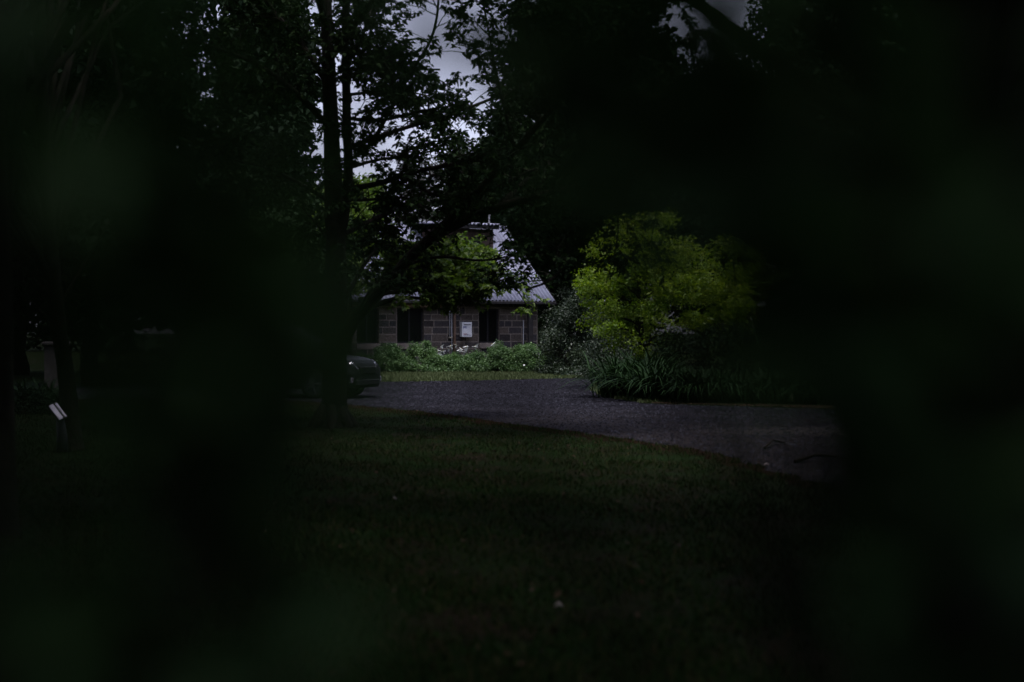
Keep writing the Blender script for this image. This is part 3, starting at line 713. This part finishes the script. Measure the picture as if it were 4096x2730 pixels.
# ================================================================== MAIN TREE
random.seed(77)
MT = at(333, 427, 23.3); MT.z = 0
mt = empty('spreading_tree', MT); tag(mt, 'large spreading ash-like tree with thick dark trunk on the lawn in front of the driveway', 'tree')
def L_(p): return Vector(p) - MT
def poly3(pts):
    return [L_(at(p[0], p[1], p[2])) for p in pts]
def smooth_poly(P, n=3):
    for _ in range(n - 1):
        Q = [P[0]]
        for i in range(len(P) - 1):
            Q.append(P[i].lerp(P[i + 1], .25)); Q.append(P[i].lerp(P[i + 1], .75))
        Q.append(P[-1]); P = Q
    return P
Yt = 23.3
tp = [L_(at(x, y, Yt)) for x, y in [(334, 429.5), (334, 424), (334, 415), (334.5, 400), (335, 350), (336, 300), (336, 250), (334, 200), (332, 150), (330, 100), (328, 50), (326, 0), (325, -70), (327, -140)]]
tr_ = [.34, .27, .225, .205, .195, .185, .165, .155, .135, .12, .105, .09, .07, .03]
b = MB(); b.tube(tp, tr_, 16)
for a in range(7):   # root flare
    t = a / 7 * 6.283 + .3; b.tube([(math.cos(t) * .14, math.sin(t) * .14, .34), (math.cos(t) * .27, math.sin(t) * .27, .1), (math.cos(t) * .42, math.sin(t) * .42, -.04)], [.09, .09, .05], 7)
b.build('trunk', M['bark'], mt, True)
limbs = [  # (points px,py,Y), r0, r1, leafiness
 ([(338, 245, 23.3), (346, 208, 23.2), (349, 170, 23), (347, 130, 22.9), (346, 80, 22.8), (345, 20, 22.6), (350, -60, 22.4)], .09, .055, .9),
 ([(336, 362, 23.3), (352, 320, 23.1), (378, 294, 22.9), (402, 266, 22.7), (426, 241, 22.5), (459, 223, 22.3), (500, 206, 22.1), (545, 193, 21.9), (590, 186, 21.8), (640, 176, 21.6)], .12, .04, .8),
 ([(338, 335, 23.3), (360, 312, 23.8), (390, 299, 24.3), (415, 297, 24.8), (435, 302, 25.3)], .07, .015, .35),
 ([(360, 300, 23.6), (393, 291, 24.2), (430, 290, 24.8), (465, 288, 25.3), (500, 281, 25.8), (528, 272, 26.1)], .045, .012, .15),
 ([(590, 187, 21.8), (577, 204, 21.7), (569, 235, 21.6), (567, 262, 21.6), (552, 281, 21.5), (525, 290, 21.4)], .05, .012, .8),
 ([(567, 262, 21.6), (580, 268, 21.8), (600, 262, 22)], .02, .008, .5),
 ([(340, 190, 23.3), (375, 185, 22.8), (404, 175, 22.3), (440, 166, 21.9), (480, 160, 21.5), (520, 150, 21.2)], .055, .02, .8),
 ([(340, 236, 23.3), (372, 220, 23.8), (400, 208, 24.2), (430, 190, 24.6), (465, 170, 25)], .05, .015, .6),
 ([(347, 148, 23), (375, 138, 23.2), (404, 128, 23.4), (440, 118, 23.6), (490, 100, 23.8), (560, 70, 24)], .045, .018, .8),
 ([(346, 70, 22.8), (380, 69, 22.4), (440, 69.5, 22)], .022, .012, .3),
 ([(375, 138, 23.2), (396, 100, 23), (414, 67, 22.8), (431, 42, 22.6), (438, 14, 22.4), (440, -30, 22.2)], .035, .015, .45),
 ([(332, 130, 23.3), (300, 95, 23), (262, 66, 22.7), (225, 50, 22.4), (190, 40, 22)], .06, .02, 1.5),
 ([(331, 90, 23.3), (300, 40, 23.6), (262, 0, 24), (215, -30, 24.4)], .055, .02, 1.6),
 ([(334, 205, 23.3), (305, 186, 23.7), (270, 168, 24), (235, 160, 24.4)], .045, .015, 1.),
 ([(426, 241, 22.5), (470, 200, 22), (515, 150, 21.5), (560, 100, 21), (610, 50, 20.5), (650, 0, 20)], .07, .02, 1.2),
 ([(500, 206, 22.1), (560, 150, 22.6), (620, 120, 23), (690, 105, 23.4), (750, 110, 23.8)], .06, .015, 1.1),
 ([(402, 266, 22.7), (440, 255, 22.2), (480, 262, 21.8), (515, 255, 21.4), (540, 248, 21.2)], .03, .008, .2),
 ([(515, 150, 21.5), (502, 100, 21.2), (492, 50, 21), (484, 5, 20.8)], .03, .01, 1.3),
 ([(470, 200, 22), (540, 165, 22.4), (600, 150, 22.8), (650, 140, 23)], .03, .01, 1.2),
 ([(569, 235, 21.6), (545, 246, 21.5), (520, 262, 21.4), (505, 272, 21.3)], .012, .004, .5),
 ([(567, 262, 21.6), (548, 262, 21.7), (530, 278, 21.8)], .01, .004, .5),
 ([(600, 185, 21.8), (619, 212, 21.9), (617, 245, 22), (606, 283, 22)], .02, .005, .12),
 ([(590, 187, 21.8), (635, 200, 22), (690, 207, 22.4)], .03, .008, .15),
 ([(619, 212, 21.9), (640, 240, 22), (648, 275, 22.1)], .012, .004, .1),
 ([(346, 95, 22.8), (372, 92, 23.6), (398, 90, 24.2), (430, 96, 24.8)], .03, .01, 1.2),
 ([(347, 118, 22.9), (380, 122, 22.2), (415, 112, 21.7), (455, 105, 21.2)], .035, .01, .7),
 ([(349, 168, 23), (375, 160, 23.8), (405, 156, 24.4), (440, 150, 25)], .035, .01, .9),
 ([(347, 200, 23.2), (370, 200, 22.4), (400, 196, 21.8), (430, 205, 21.4)], .035, .01, 1.2),
 ([(404, 175, 22.3), (430, 195, 22.2), (462, 200, 22.2), (490, 190, 22)], .03, .01, 1.2),
 ([(345, 60, 22.8), (362, 35, 23.4), (372, 8, 24)], .03, .01, 1.6),
 ([(346, 40, 22.8), (365, 55, 21.8), (384, 62, 21)], .03, .01, 1.3),
 ([(345, 300, 23.2), (365, 262, 23.8), (385, 240, 24.2), (400, 225, 24.6)], .04, .01, 1.1),
 ([(350, 330, 23.2), (372, 285, 22.4), (392, 270, 22), (405, 280, 21.7)], .04, .01, 1.),
 ([(336, 250, 23.3), (318, 225, 23.8), (300, 205, 24.2)], .035, .01, .9),
 ([(329, 60, 23.3), (380, -10, 22), (450, -70, 20.5), (540, -120, 19)], .07, .02, 1.4),
 ([(328, 30, 23.3), (300, -60, 21), (260, -140, 18.5), (230, -220, 16)], .07, .02, 1.4),
 ([(326, -40, 23.3), (270, -100, 22.5), (200, -130, 21.5)], .05, .02, 1.2),
 ([(326, -30, 23.3), (400, -120, 20.5), (480, -230, 17.5)], .05, .02, 1.4),
 ([(327, 0, 23.3), (230, -60, 21.5), (130, -90, 20)], .05, .02, 1.2),
]
LP = []; LB = []; twb = MB()
FP = []; FB = []
def grow(path, dens, out_p, out_b, sec_len=(.5, 1.2), start=.25):
    segs = sum((path[i + 1] - path[i]).length for i in range(len(path) - 1))
    nsec = int(segs * 7.5 * max(.5, dens))
    for _ in range(nsec):
        t = start + (1 - start) * random.random(); k = t * (len(path) - 1); i = min(int(k), len(path) - 2); p = path[i].lerp(path[i + 1], k - i)
        tan = (path[i + 1] - path[i]).normalized(); zmin = 2.2 if out_p is LP else 1.85
        d = (Vector((random.gauss(0, 1), random.gauss(0, 1), random.gauss(.1, .6))).normalized() + tan * .6).normalized()
        L = random.uniform(*sec_len) * (1.15 - .4 * t)
        q = bend(p, p + d * L + Vector((0, 0, -.12 * L)), .08, 4, .05)
        if q[-1].z < zmin: continue
        twb.tube(q, [.012, .01, .008, .006, .004], 4, cap=False)
        for _2 in range(random.randint(4, 7)):
            tt = random.uniform(.25, 1); kk = tt * 4; ii = min(int(kk), 3); s = q[ii].lerp(q[ii + 1], kk - ii)
            d2 = (Vector((random.gauss(0, 1), random.gauss(0, 1), random.gauss(-.05, .6))).normalized() + d * .5).normalized(); l2 = random.uniform(.18, .42)
            e = s + d2 * l2; e.z -= .04
            if e.z < zmin: continue
            twb.tube([s, s.lerp(e, .5) + Vector((0, 0, .02)), e], [.004, .003, .002], 3, cap=False)
            side = d2.cross(Vector((0, 0, 1)))
            if side.length < .1: side = Vector((1, 0, 0))
            side.normalize()
            m = int(random.uniform(10, 16) * (.8 + .3 * dens))
            for j in range(m):
                f = .25 + .8 * j / m; pp = s.lerp(e, min(f, 1)); sg = 1 if j % 2 else -1
                out_p.append(pp); out_b.append(d2 * 1.2 + side * sg * 2.2 + Vector((0, 0, -.6)))
for li, (pts, r0, r1, dn) in enumerate(limbs):
    P = smooth_poly(poly3(pts), 3); n = len(P)
    lb = MB(); lb.tube(P, [r0 + (r1 - r0) * (i / (n - 1)) for i in range(n)], 8); lb.build('limb', M['bark'], mt, True)
    grow(P, dn, LP, LB, start={1: .68, 14: .5, 15: .3, 16: .5}.get(li, .25))
twb.build('twigs', M['bark'], mt)
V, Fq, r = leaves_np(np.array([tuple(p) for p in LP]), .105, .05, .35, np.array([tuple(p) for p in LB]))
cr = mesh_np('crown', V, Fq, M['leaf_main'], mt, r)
# outer spray over the driveway before the roof; daylight painted in as lighter leaves
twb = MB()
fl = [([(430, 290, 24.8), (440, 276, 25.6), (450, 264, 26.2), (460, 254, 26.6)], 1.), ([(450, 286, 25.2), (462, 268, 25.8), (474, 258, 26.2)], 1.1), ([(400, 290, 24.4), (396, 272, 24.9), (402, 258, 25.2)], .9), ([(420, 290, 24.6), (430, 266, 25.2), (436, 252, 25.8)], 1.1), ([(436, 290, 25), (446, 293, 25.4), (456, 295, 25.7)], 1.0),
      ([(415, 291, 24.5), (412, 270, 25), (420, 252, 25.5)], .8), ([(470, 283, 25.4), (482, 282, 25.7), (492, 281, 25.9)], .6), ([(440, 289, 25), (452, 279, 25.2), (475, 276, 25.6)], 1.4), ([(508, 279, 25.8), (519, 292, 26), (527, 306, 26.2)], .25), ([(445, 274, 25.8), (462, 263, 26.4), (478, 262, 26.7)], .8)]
for pts, dn in fl:
    P = smooth_poly(poly3(pts), 2); n = len(P); twb.tube(P, [.018 * (1 - .6 * i / (n - 1)) for i in range(n)], 5)
    grow(P, dn * 2.6, FP, FB, (.2, .5), .1)
lbr = twb.build('spray', M['bark'], mt)
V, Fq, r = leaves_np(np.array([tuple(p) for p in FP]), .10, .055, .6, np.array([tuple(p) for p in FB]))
o = mesh_np('foliage', V, Fq, M['leaf_yellow_or_lit'], lbr, r); o['label'] = 'outer leaves coloured yellow-green as lit by the sky, hanging in front of the house'

# ================================================================== OTHER TREES
GL = 'tall dark trees behind the driveway and house'
def bt(px, Yd, h, rx, rz, cz, ncl, per, lab, seed, mat='leaf_dark', shape='round', leaf=.3, crad=.9, tr=.22, nb=14, group=GL, bark='bark', avoid=None):
    if group == GL and mat in ('leaf_dark', 'leaf_main', 'leaf_yellow_or_lit'): ncl = int(ncl * 1.5); per = int(per * 1.35)
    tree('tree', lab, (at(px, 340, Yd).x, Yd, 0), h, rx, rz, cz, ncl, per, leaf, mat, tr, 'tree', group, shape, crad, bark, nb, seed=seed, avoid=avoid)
bt(20, 50, 18, 3.6, 7.5, 9.0, 190, 110, 'dark conical tree furthest left behind the strappy plants', 21, shape='cone')
bt(95, 40, 17, 3.1, 7.2, 8.6, 220, 110, 'tall dark tree between the slender leaning tree and the car', 22)
bt(190, 62, 14, 3.4, 6.1, 7.2, 190, 110, 'dark round-topped tree under the left sky gap', 23)
bt(266, 56, 20, 1.9, 8.2, 10.2, 230, 110, 'tall dark tree rising left of the thick main trunk', 24)
bt(310, 68, 9, 2.6, 4.2, 4.6, 90, 110, 'lower mid-green tree just left of the main trunk', 25, 'leaf_main')
bt(352, 74, 10.5, 2.4, 4.2, 5.6, 100, 110, 'yellowish-green tree showing just right of the main trunk', 26, 'leaf_yellow_or_lit')
bt(405, 92, 14, 3.2, 4.8, 8.6, 60, 60, 'sparse greyish-brown tree far behind the house roof', 27, 'leaf_gray', crad=.8, bark='bark_grey', nb=40)
bt(455, 84, 12.5, 2.9, 4.6, 7.6, 90, 80, 'thin grey-green tree behind the left end of the roof ridge', 28, 'leaf_gray', crad=.8, bark='bark_grey', nb=34)
bt(500, 72, 13, 3.0, 5.4, 7.4, 150, 110, 'dark tree directly behind the dormer', 29)
bt(565, 66, 21, 3.4, 8.8, 11, 260, 110, 'tall dark tree behind the right end of the house roof', 30)
bt(625, 60, 20, 2.2, 8.3, 10.6, 200, 110, 'tall dark tree behind the bright maple, left of the right sky gap', 31)
bt(705, 62, 11.5, 2.6, 5.2, 6.5, 150, 110, 'lower dark tree filling the space below the right sky gap', 32)
bt(722, 95, 24, 4.2, 9, 14, 260, 70, 'bare twiggy pale tree seen through the right sky gap', 33, 'leaf_gray', bark='bark_grey', nb=55, crad=.7)
bt(825, 54, 20, 3.0, 8.4, 10.4, 260, 110, 'tall dark tree right of the right sky gap', 34)
bt(900, 48, 18, 3.4, 7.6, 9.4, 240, 110, 'tall dark tree behind the huge right trunk', 35)
bt(1010, 56, 20, 4, 8.4, 10.4, 220, 100, 'tall dark tree at the far right edge', 36)
bt(-70, 44, 18, 4, 7.5, 9.5, 160, 100, 'dark tree partly outside the left edge', 37)
bt(300, 47, 6.2, 2.0, 3.0, 3.2, 90, 130, 'bushy green tree just left of the main trunk beside the house end', 38, 'leaf_main', leaf=.16, crad=.6, tr=.1)
bt(351, 51.5, 6.4, 1.6, 1.9, 4.7, 60, 120, 'small yellowish-green tree in front of the left end of the house roof', 39, 'leaf_yellow_or_lit', leaf=.14, crad=.5, tr=.08)
C = []; st = np.random.default_rng(8)
for i in range(900):
    x = st.uniform(-75, 75); top = 8.5 if -14 < x < 2 else (13 if x < -14 else 15)
    C.append((x, st.uniform(100, 112), top * st.random() ** .8))
for i in range(1500):   # unseen ring of wood beside and behind the viewer, added to darken the foreground
    if i % 5 < 3:
        a = st.uniform(R(150), R(390)); q = st.uniform(20, 29); x, y = math.cos(a) * q, math.sin(a) * q - 2
    else:
        y = st.uniform(2, 100); x = (9 + .42 * y + st.uniform(0, 8)) * (1 if st.random() < .5 else -1)
    C.append((x, y, 14 * st.random() ** .9))
p, rs = clump_points(np.array(C), 2.2, 60, .9); wd = leaf_object('distant_wood_and_shade_ring', p, .8, .5, M['leaf_dark'], None, rnd_shift=rs); tag(wd, 'dark far-off wood closing the view behind the trees, with an unseen ring added for shade', 'wood', kind='stuff')

# slender leaning tree on the left with a second trunk at the frame edge; crowns widened to shade lawn and driveway
random.seed(5)
def slim(name, pts, rad, lab, crown, seed, per=170, ncl=70, mat='leaf_dark', group=None, n=10, leaf=.11, crad=.6, limbs_=()):
    base = at(pts[0][0], pts[0][1], pts[0][2]); base.z = 0
    root = empty(name, base); tag(root, lab, 'tree', group)
    P = smooth_poly([at(*p) - base for p in pts], 3); k = len(P)
    b = MB(); b.tube(P, [np.interp(i / (k - 1), np.linspace(0, 1, len(rad)), rad) for i in range(k)], n)
    for q in limbs_:
        Q = smooth_poly([at(*p) - base for p in q[0]], 2); b.tube(Q, [q[1] * (1 - .6 * i / (len(Q) - 1)) for i in range(len(Q))], 6)
    st = np.random.default_rng(seed); C = []
    cc, cr_ = Vector(crown[0]) - base, crown[1]
    for _ in range(ncl):
        d = st.normal(size=3); d /= np.linalg.norm(d); q = d * st.random() ** .4; C.append((cc.x + q[0] * cr_[0], cc.y + q[1] * cr_[1], cc.z + q[2] * cr_[2]))
    for i in range(0, ncl, 5):
        s0 = P[int(len(P) * random.uniform(.55, .95))]; b.tube(bend(s0, C[i], .08, 5, .04), [.05, .04, .032, .024, .016, .01], 5)
    b.build('trunk', M['bark'], root, True)
    p, rs = clump_points(C, st.uniform(.6, 1.2, ncl) * crad, per, .7); leaf_object('crown', p, leaf, leaf * .5, M[mat], root, rnd_shift=rs)
    return root
slim('slender_tree', [(73, 451, 18.7), (70, 425, 18.7), (68, 395, 18.7), (64, 360, 18.7), (59, 330, 18.6), (55, 295, 18.5), (50, 240, 18.3), (44, 150, 18), (40, 40, 17.6), (36, -80, 17)], [.16, .115, .1, .095, .085, .06], 'slender dark tree leaning slightly left beside the bench', ((-10, 22, 9.6), (6.5, 9, 2.6)), 61, ncl=230, per=240, leaf=.2, crad=.95,
     limbs_=[([(61, 345, 18.6), (48, 320, 18.3), (30, 300, 18)], .035), ([(57, 310, 18.6), (80, 270, 18.8), (110, 220, 19)], .03)])
slim('slender_tree', [(6, 545, 11), (5, 480, 11), (4, 400, 11), (2, 300, 11), (-2, 150, 11), (-6, 0, 11), (-10, -150, 11)], [.11, .085, .075, .07, .06, .05], 'dark narrow trunk cut by the left edge of the view', ((-6.5, 12, 7.6), (6, 6, 2.2)), 62, ncl=160, per=260, leaf=.2, crad=.9)
# huge trunk on the right, close to the viewer; unseen crown spread wide to shade the lawn
slim('large_tree', [(982, 622, 7.9), (981, 590, 7.9), (980, 520, 7.9), (978, 420, 7.9), (977, 300, 7.9), (976, 150, 7.9), (980, 0, 7.9), (990, -200, 7.9), (1000, -420, 7.9)], [.56, .43, .405, .40, .38, .3], 'huge dark tree trunk close by at the right edge', ((.5, 4.5, 8.2), (12, 12.5, 2.2)), 63, per=330, ncl=300, n=24, leaf=.22, crad=1.1)

# ================================================================== LEFT SIDE THINGS
M['pale_board'] = mat_plain('pale_strip', (.80, .76, .82), (.66, .62, .68), .4, scale=9)
pc = at(57.5, 411.5, 18.45); base = Vector((pc.x + .05, pc.y + .03, 0))
pan = empty('tilted_panel_stand', base)
tag(pan, 'small tilted panel with two pale strips on a dark post beside the slender tree', 'stand')
va, vb = Vector((.165, -.10, -.17)), Vector((.062, .08, .036)); vn = va.cross(vb).normalized()
if vn.z < 0: vn = -vn
def slab(name, a0, a1, b0, b1, t0, t1, mat):
    b = MB(); c = pc - base; q = [c + va * x + vb * y + vn * t for t in (t0, t1) for x, y in ((a0, b0), (a1, b0), (a1, b1), (a0, b1))]
    b.poly(q, [(3, 2, 1, 0), (4, 5, 6, 7), (0, 1, 5, 4), (1, 2, 6, 5), (2, 3, 7, 6), (3, 0, 4, 7)]); return b.build(name, mat, pan)
slab('panel', -.53, .53, -.62, .6, -.03, 0, M['dark_paint'])
slab('pale_strip', -.5, .5, -.56, .0, .001, .014, M['pale_board']); slab('pale_strip', -.48, .5, .3, .55, .001, .012, M['pale_board'])
b = MB(); b.tube([(0, 0, -.05), (0, 0, .2), (-.03, -.01, pc.z - .03)], [.085, .07, .045], 8); b.build('post', M['dark_paint'], pan, True)

px_, Yp = 56, 34.5
b = MB(); b.box(-.22, .22, -.22, .22, -.05, 1.22, ch=.02); b.box(-.27, .27, -.27, .27, 1.22, 1.3, ch=.015)
po = b.build('square_pillar', M['stone']); po.location = (at(px_, 340, Yp).x, Yp, 0); tag(po, 'short dark square stone pillar behind the slender leaning tree', 'pillar')
for i, (px, Yd, lab) in enumerate([(18, 28.5, 'spiky strappy plant at the far left, nearest the frame edge'), (37, 29.5, 'spiky strappy plant just left of the dark square pillar')]):
    o = strap_clump(at(px, 340, Yd).x, Yd, 160, .95, 40 + i, lab); o['group'] = 'spiky plants at the far left'
leafy_mound('shrub', 'low dark bush near the ground at the far left', at(26, 340, 27).x, 27, .7, .6, .5, 2500, .07, 'leaf_dark', None, 'shrub', seed=71, rough=.15)

# small things on the ground
def stick(pts, r, lab):
    b = MB(); P = [Vector((*gr(x, y), .02)) for x, y in pts]; c = P[0].copy(); c.z = 0
    for i, p in enumerate(P): p.z = .03 + (.05 if i == 1 else 0)
    b.tube([p - c for p in P], [r, r * .9, r * .7, r * .4][:len(P)], 6); o = b.build('fallen_stick', M['bark'], None, True); o.location = c; tag(o, lab, 'stick', 'fallen sticks by the driveway edge')
stick([(765, 450), (773, 446), (785, 445)], .016, 'short pale fallen stick on the gravel at the right')
stick([(795, 464), (815, 461.5), (835, 459)], .022, 'longer dark fallen stick where gravel meets lawn')
for px, py, s_, lab in ((766.5, 468, .035, 'tiny white fallen petal on the lawn by the gravel edge'), (558, 613, .028, 'pale fallen leaf low in the middle of the lawn'), (394, 503, .02, 'pale fallen leaf on the lawn right of the big trunk')):
    x, y = gr(px, py); b = MB(); b.poly([(-s_, 0, .03), (0, -s_ * .6, .05), (s_ * 1.2, 0, .035), (0, s_ * .6, .06), (-s_, 0, .027), (0, -s_ * .6, .047), (s_ * 1.2, 0, .032), (0, s_ * .6, .057)], [(0, 1, 2, 3), (7, 6, 5, 4)])
    o = b.build('fallen_leaf', M['concrete']); o.location = (x, y, 0); tag(o, lab, 'leaf', 'pale fallen leaves on the lawn')

# ================================================================== NEAR FOLIAGE (out of focus round the lens)
def near_shrub(name, lab, base, sprays, seed, shade_masses):
    """sprays: (px, py, distance, radius m, leaves, leaf length)"""
    st = np.random.default_rng(seed); random.seed(seed)
    root = empty(name, base); tag(root, lab, 'shrub'); bo = Vector(base); Ps = []; Ls = []
    b = MB()
    for px, py, d, rr, n, ll in sprays:
        c = at(px, py, d); st = np.random.default_rng((seed, px + 50, py + 50))
        q = st.normal(size=(n, 3)); q /= np.linalg.norm(q, axis=1)[:, None]; q *= (st.random(n) ** .5 * rr)[:, None]; q[:, 1] *= .6
        p = np.array(c) + q; Ps.append(p - np.array(bo)); Ls.append(np.full(n, ll))
        if random.random() < .5: b.tube(bend(Vector((random.uniform(-.1, .1), random.uniform(-.1, .1), 0)), c - bo, 0, 6, .02), [.012, .01, .008, .007, .005, .004, .003], 6)
    st = np.random.default_rng(seed + 7)
    for c, rr, n, ll in shade_masses:  # unseen leaves beside and above the lens, added to shade the sprays
        q = st.normal(size=(n, 3)); q /= np.linalg.norm(q, axis=1)[:, None]; q = q * (st.random(n) ** .4)[:, None] * np.array(rr)
        p = np.array(c) + q
        # the shrub parts in front of the lens: keep clear of the viewer
        keep = (np.linalg.norm(p - np.array([0, 0, CH]), axis=1) > .35) & ~((p[:, 1] > -.05) & (np.abs(p[:, 0]) < .42 * np.maximum(p[:, 1], 0) + .12) & (np.abs(p[:, 2] - CH) < .32 * np.maximum(p[:, 1], 0) + .15))
        Ps.append(p[keep] - np.array(bo)); Ls.append(np.full(keep.sum(), ll))
        for _ in range(6): b.tube(bend(Vector((random.uniform(-.1, .1), random.uniform(-.1, .1), 0)), Vector(c) - bo + Vector([random.uniform(-.6, .6) * r_ for r_ in rr]), 0, 6, .03), [.02, .016, .013, .01, .008, .006, .004], 6)
    b.build('stems', M['bark'], root)
    P = np.concatenate(Ps); L = np.concatenate(Ls)
    V, Fq, r = leaves_np(P, 1, .5, .3); V = V.reshape(-1, 4, 3); V = P[:, None, :] + (V - P[:, None, :]) * L[:, None, None]
    mesh_np('foliage', V.reshape(-1, 3), Fq, M['leaf_near'], root, r)
    return root
random.seed(404); left_s = []
for px, py, n in [(20, 40, 8), (90, 60, 9), (60, 150, 10), (20, 230, 9), (110, 250, 11), (160, 170, 9), (190, 90, 5), (180, 310, 12), (120, 330, 6), (225, 230, 10), (215, 340, 10), (255, 290, 9), (255, 368, 8), (292, 350, 8), (304, 372, 5), (316, 320, 2), (250, 160, 6), (275, 230, 6), (262, 345, 6), (180, 400, 7), (215, 450, 6), (130, 465, 5), (40, 500, 4), (200, 540, 9), (262, 580, 8), (140, 590, 10), (50, 620, 9), (235, 650, 10), (285, 665, 6), (170, 675, 10), (20, 670, 9), (10, 320, 5), (150, 0, 7), (205, 5, 6), (300, 310, 3), (140, 385, 7)]:
    left_s.append((px - 6, py, random.uniform(.52, .68), .042, int(n * 1.45), .045))
right_s = []
for px, py, n in [(600, 40, 9), (660, 100, 9), (560, 100, 8), (545, 150, 6), (610, 130, 8), (700, 190, 9), (760, 130, 11), (718, 245, 4), (765, 300, 9), (775, 332, 6), (790, 230, 10), (840, 320, 10), (840, 345, 8), (890, 395, 9), (735, 335, 4), (700, 262, 3), (910, 440, 11), (908, 500, 10), (880, 200, 10), (860, 90, 9), (930, 60, 9), (960, 160, 9), (940, 280, 9), (980, 380, 9), (930, 450, 9), (905, 500, 6), (970, 520, 9), (930, 590, 9), (985, 650, 9), (1010, 560, 8), (800, 30, 10), (700, -8, 12), (745, 12, 11), (1010, 60, 8), (1000, 250, 8), (480, -8, 4), (430, -12, 3), (540, 30, 8), (447, 72, .8), (370, -5, 3), (330, 10, 2), (870, 255, 9), (905, 310, 12), (905, 240, 9), (905, 365, 10), (640, 20, 9)]:
    right_s.append((px + 4, py, random.uniform(.52, .68), .04, int(n * 1.6), .045))
near_shrub('leafy_shrub', 'blurred dark green shrub hanging across the left side, very close to the viewer', (-.75, .75, 0), left_s, 91, [((-.9, .6, 1.7), (.55, .8, .9), 2600, .06), ((-.4, .1, 2.6), (.9, 1.0, .45), 2600, .06)])
near_shrub('leafy_shrub', 'blurred dark green shrub covering the top right and right side, very close to the viewer', (.8, .8, 0), right_s, 92, [((.95, .6, 1.7), (.55, .8, .9), 2600, .06), ((.4, .1, 2.6), (.9, 1.0, .45), 2600, .06)])

# ================================================================== LIGHT, SKY, CAMERA
SUN_EL, SUN_AZ = 76, 165
w = bpy.data.worlds.new('World'); S.world = w; w.use_nodes = True; nt = w.node_tree; nt.nodes.clear(); L = nt.links.new
sk = N(nt, 'ShaderNodeTexSky'); sk.sky_type = 'NISHITA'; sk.sun_disc = False; sk.sun_elevation = R(SUN_EL); sk.sun_rotation = R(SUN_AZ); sk.dust_density = 3; sk.air_density = 1.2
hs = N(nt, 'ShaderNodeHueSaturation', Saturation=.28); L(sk.outputs[0], hs.inputs['Color'])
mu = N(nt, 'ShaderNodeMix', data_type='RGBA', blend_type='MULTIPLY'); mu.inputs[0].default_value = 1; L(hs.outputs[0], mu.inputs[6]); mu.inputs[7].default_value = (.96, .97, 1.22, 1)
bg = N(nt, 'ShaderNodeBackground', Strength=.14); L(mu.outputs[2], bg.inputs['Color'])
wo = N(nt, 'ShaderNodeOutputWorld'); L(bg.outputs[0], wo.inputs['Surface'])
sl = bpy.data.lights.new('sun', 'SUN'); sl.energy = 1.5; sl.angle = R(22); sl.color = (1, .96, .92)
so = bpy.data.objects.new('sun', sl); COL.objects.link(so)
so.rotation_euler = (R(90 - SUN_EL), 0, R(180 - SUN_AZ))   # Nishita rotation runs clockwise from +Y
cam = bpy.data.cameras.new('camera'); co = bpy.data.objects.new('camera', cam); COL.objects.link(co)
co.location = (0, 0, CH); co.rotation_euler = (R(90) - TH, 0, 0)
cam.sensor_width = 36; cam.lens = 36 * F / 1024; cam.clip_end = 1500; cam.clip_start = .05
cam.dof.use_dof = True; cam.dof.focus_distance = 38; cam.dof.aperture_fstop = 1.2; cam.dof.aperture_blades = 9
S.camera = co
S.render.engine = 'CYCLES'
S.cycles.use_denoising = True; S.cycles.max_bounces = 5; S.cycles.diffuse_bounces = 3; S.cycles.transmission_bounces = 3; S.cycles.glossy_bounces = 2
S.cycles.caustics_reflective = False; S.cycles.caustics_refractive = False
vs = S.view_settings; vs.view_transform = 'Standard'; vs.look = 'None'; vs.exposure = .7; vs.gamma = 1
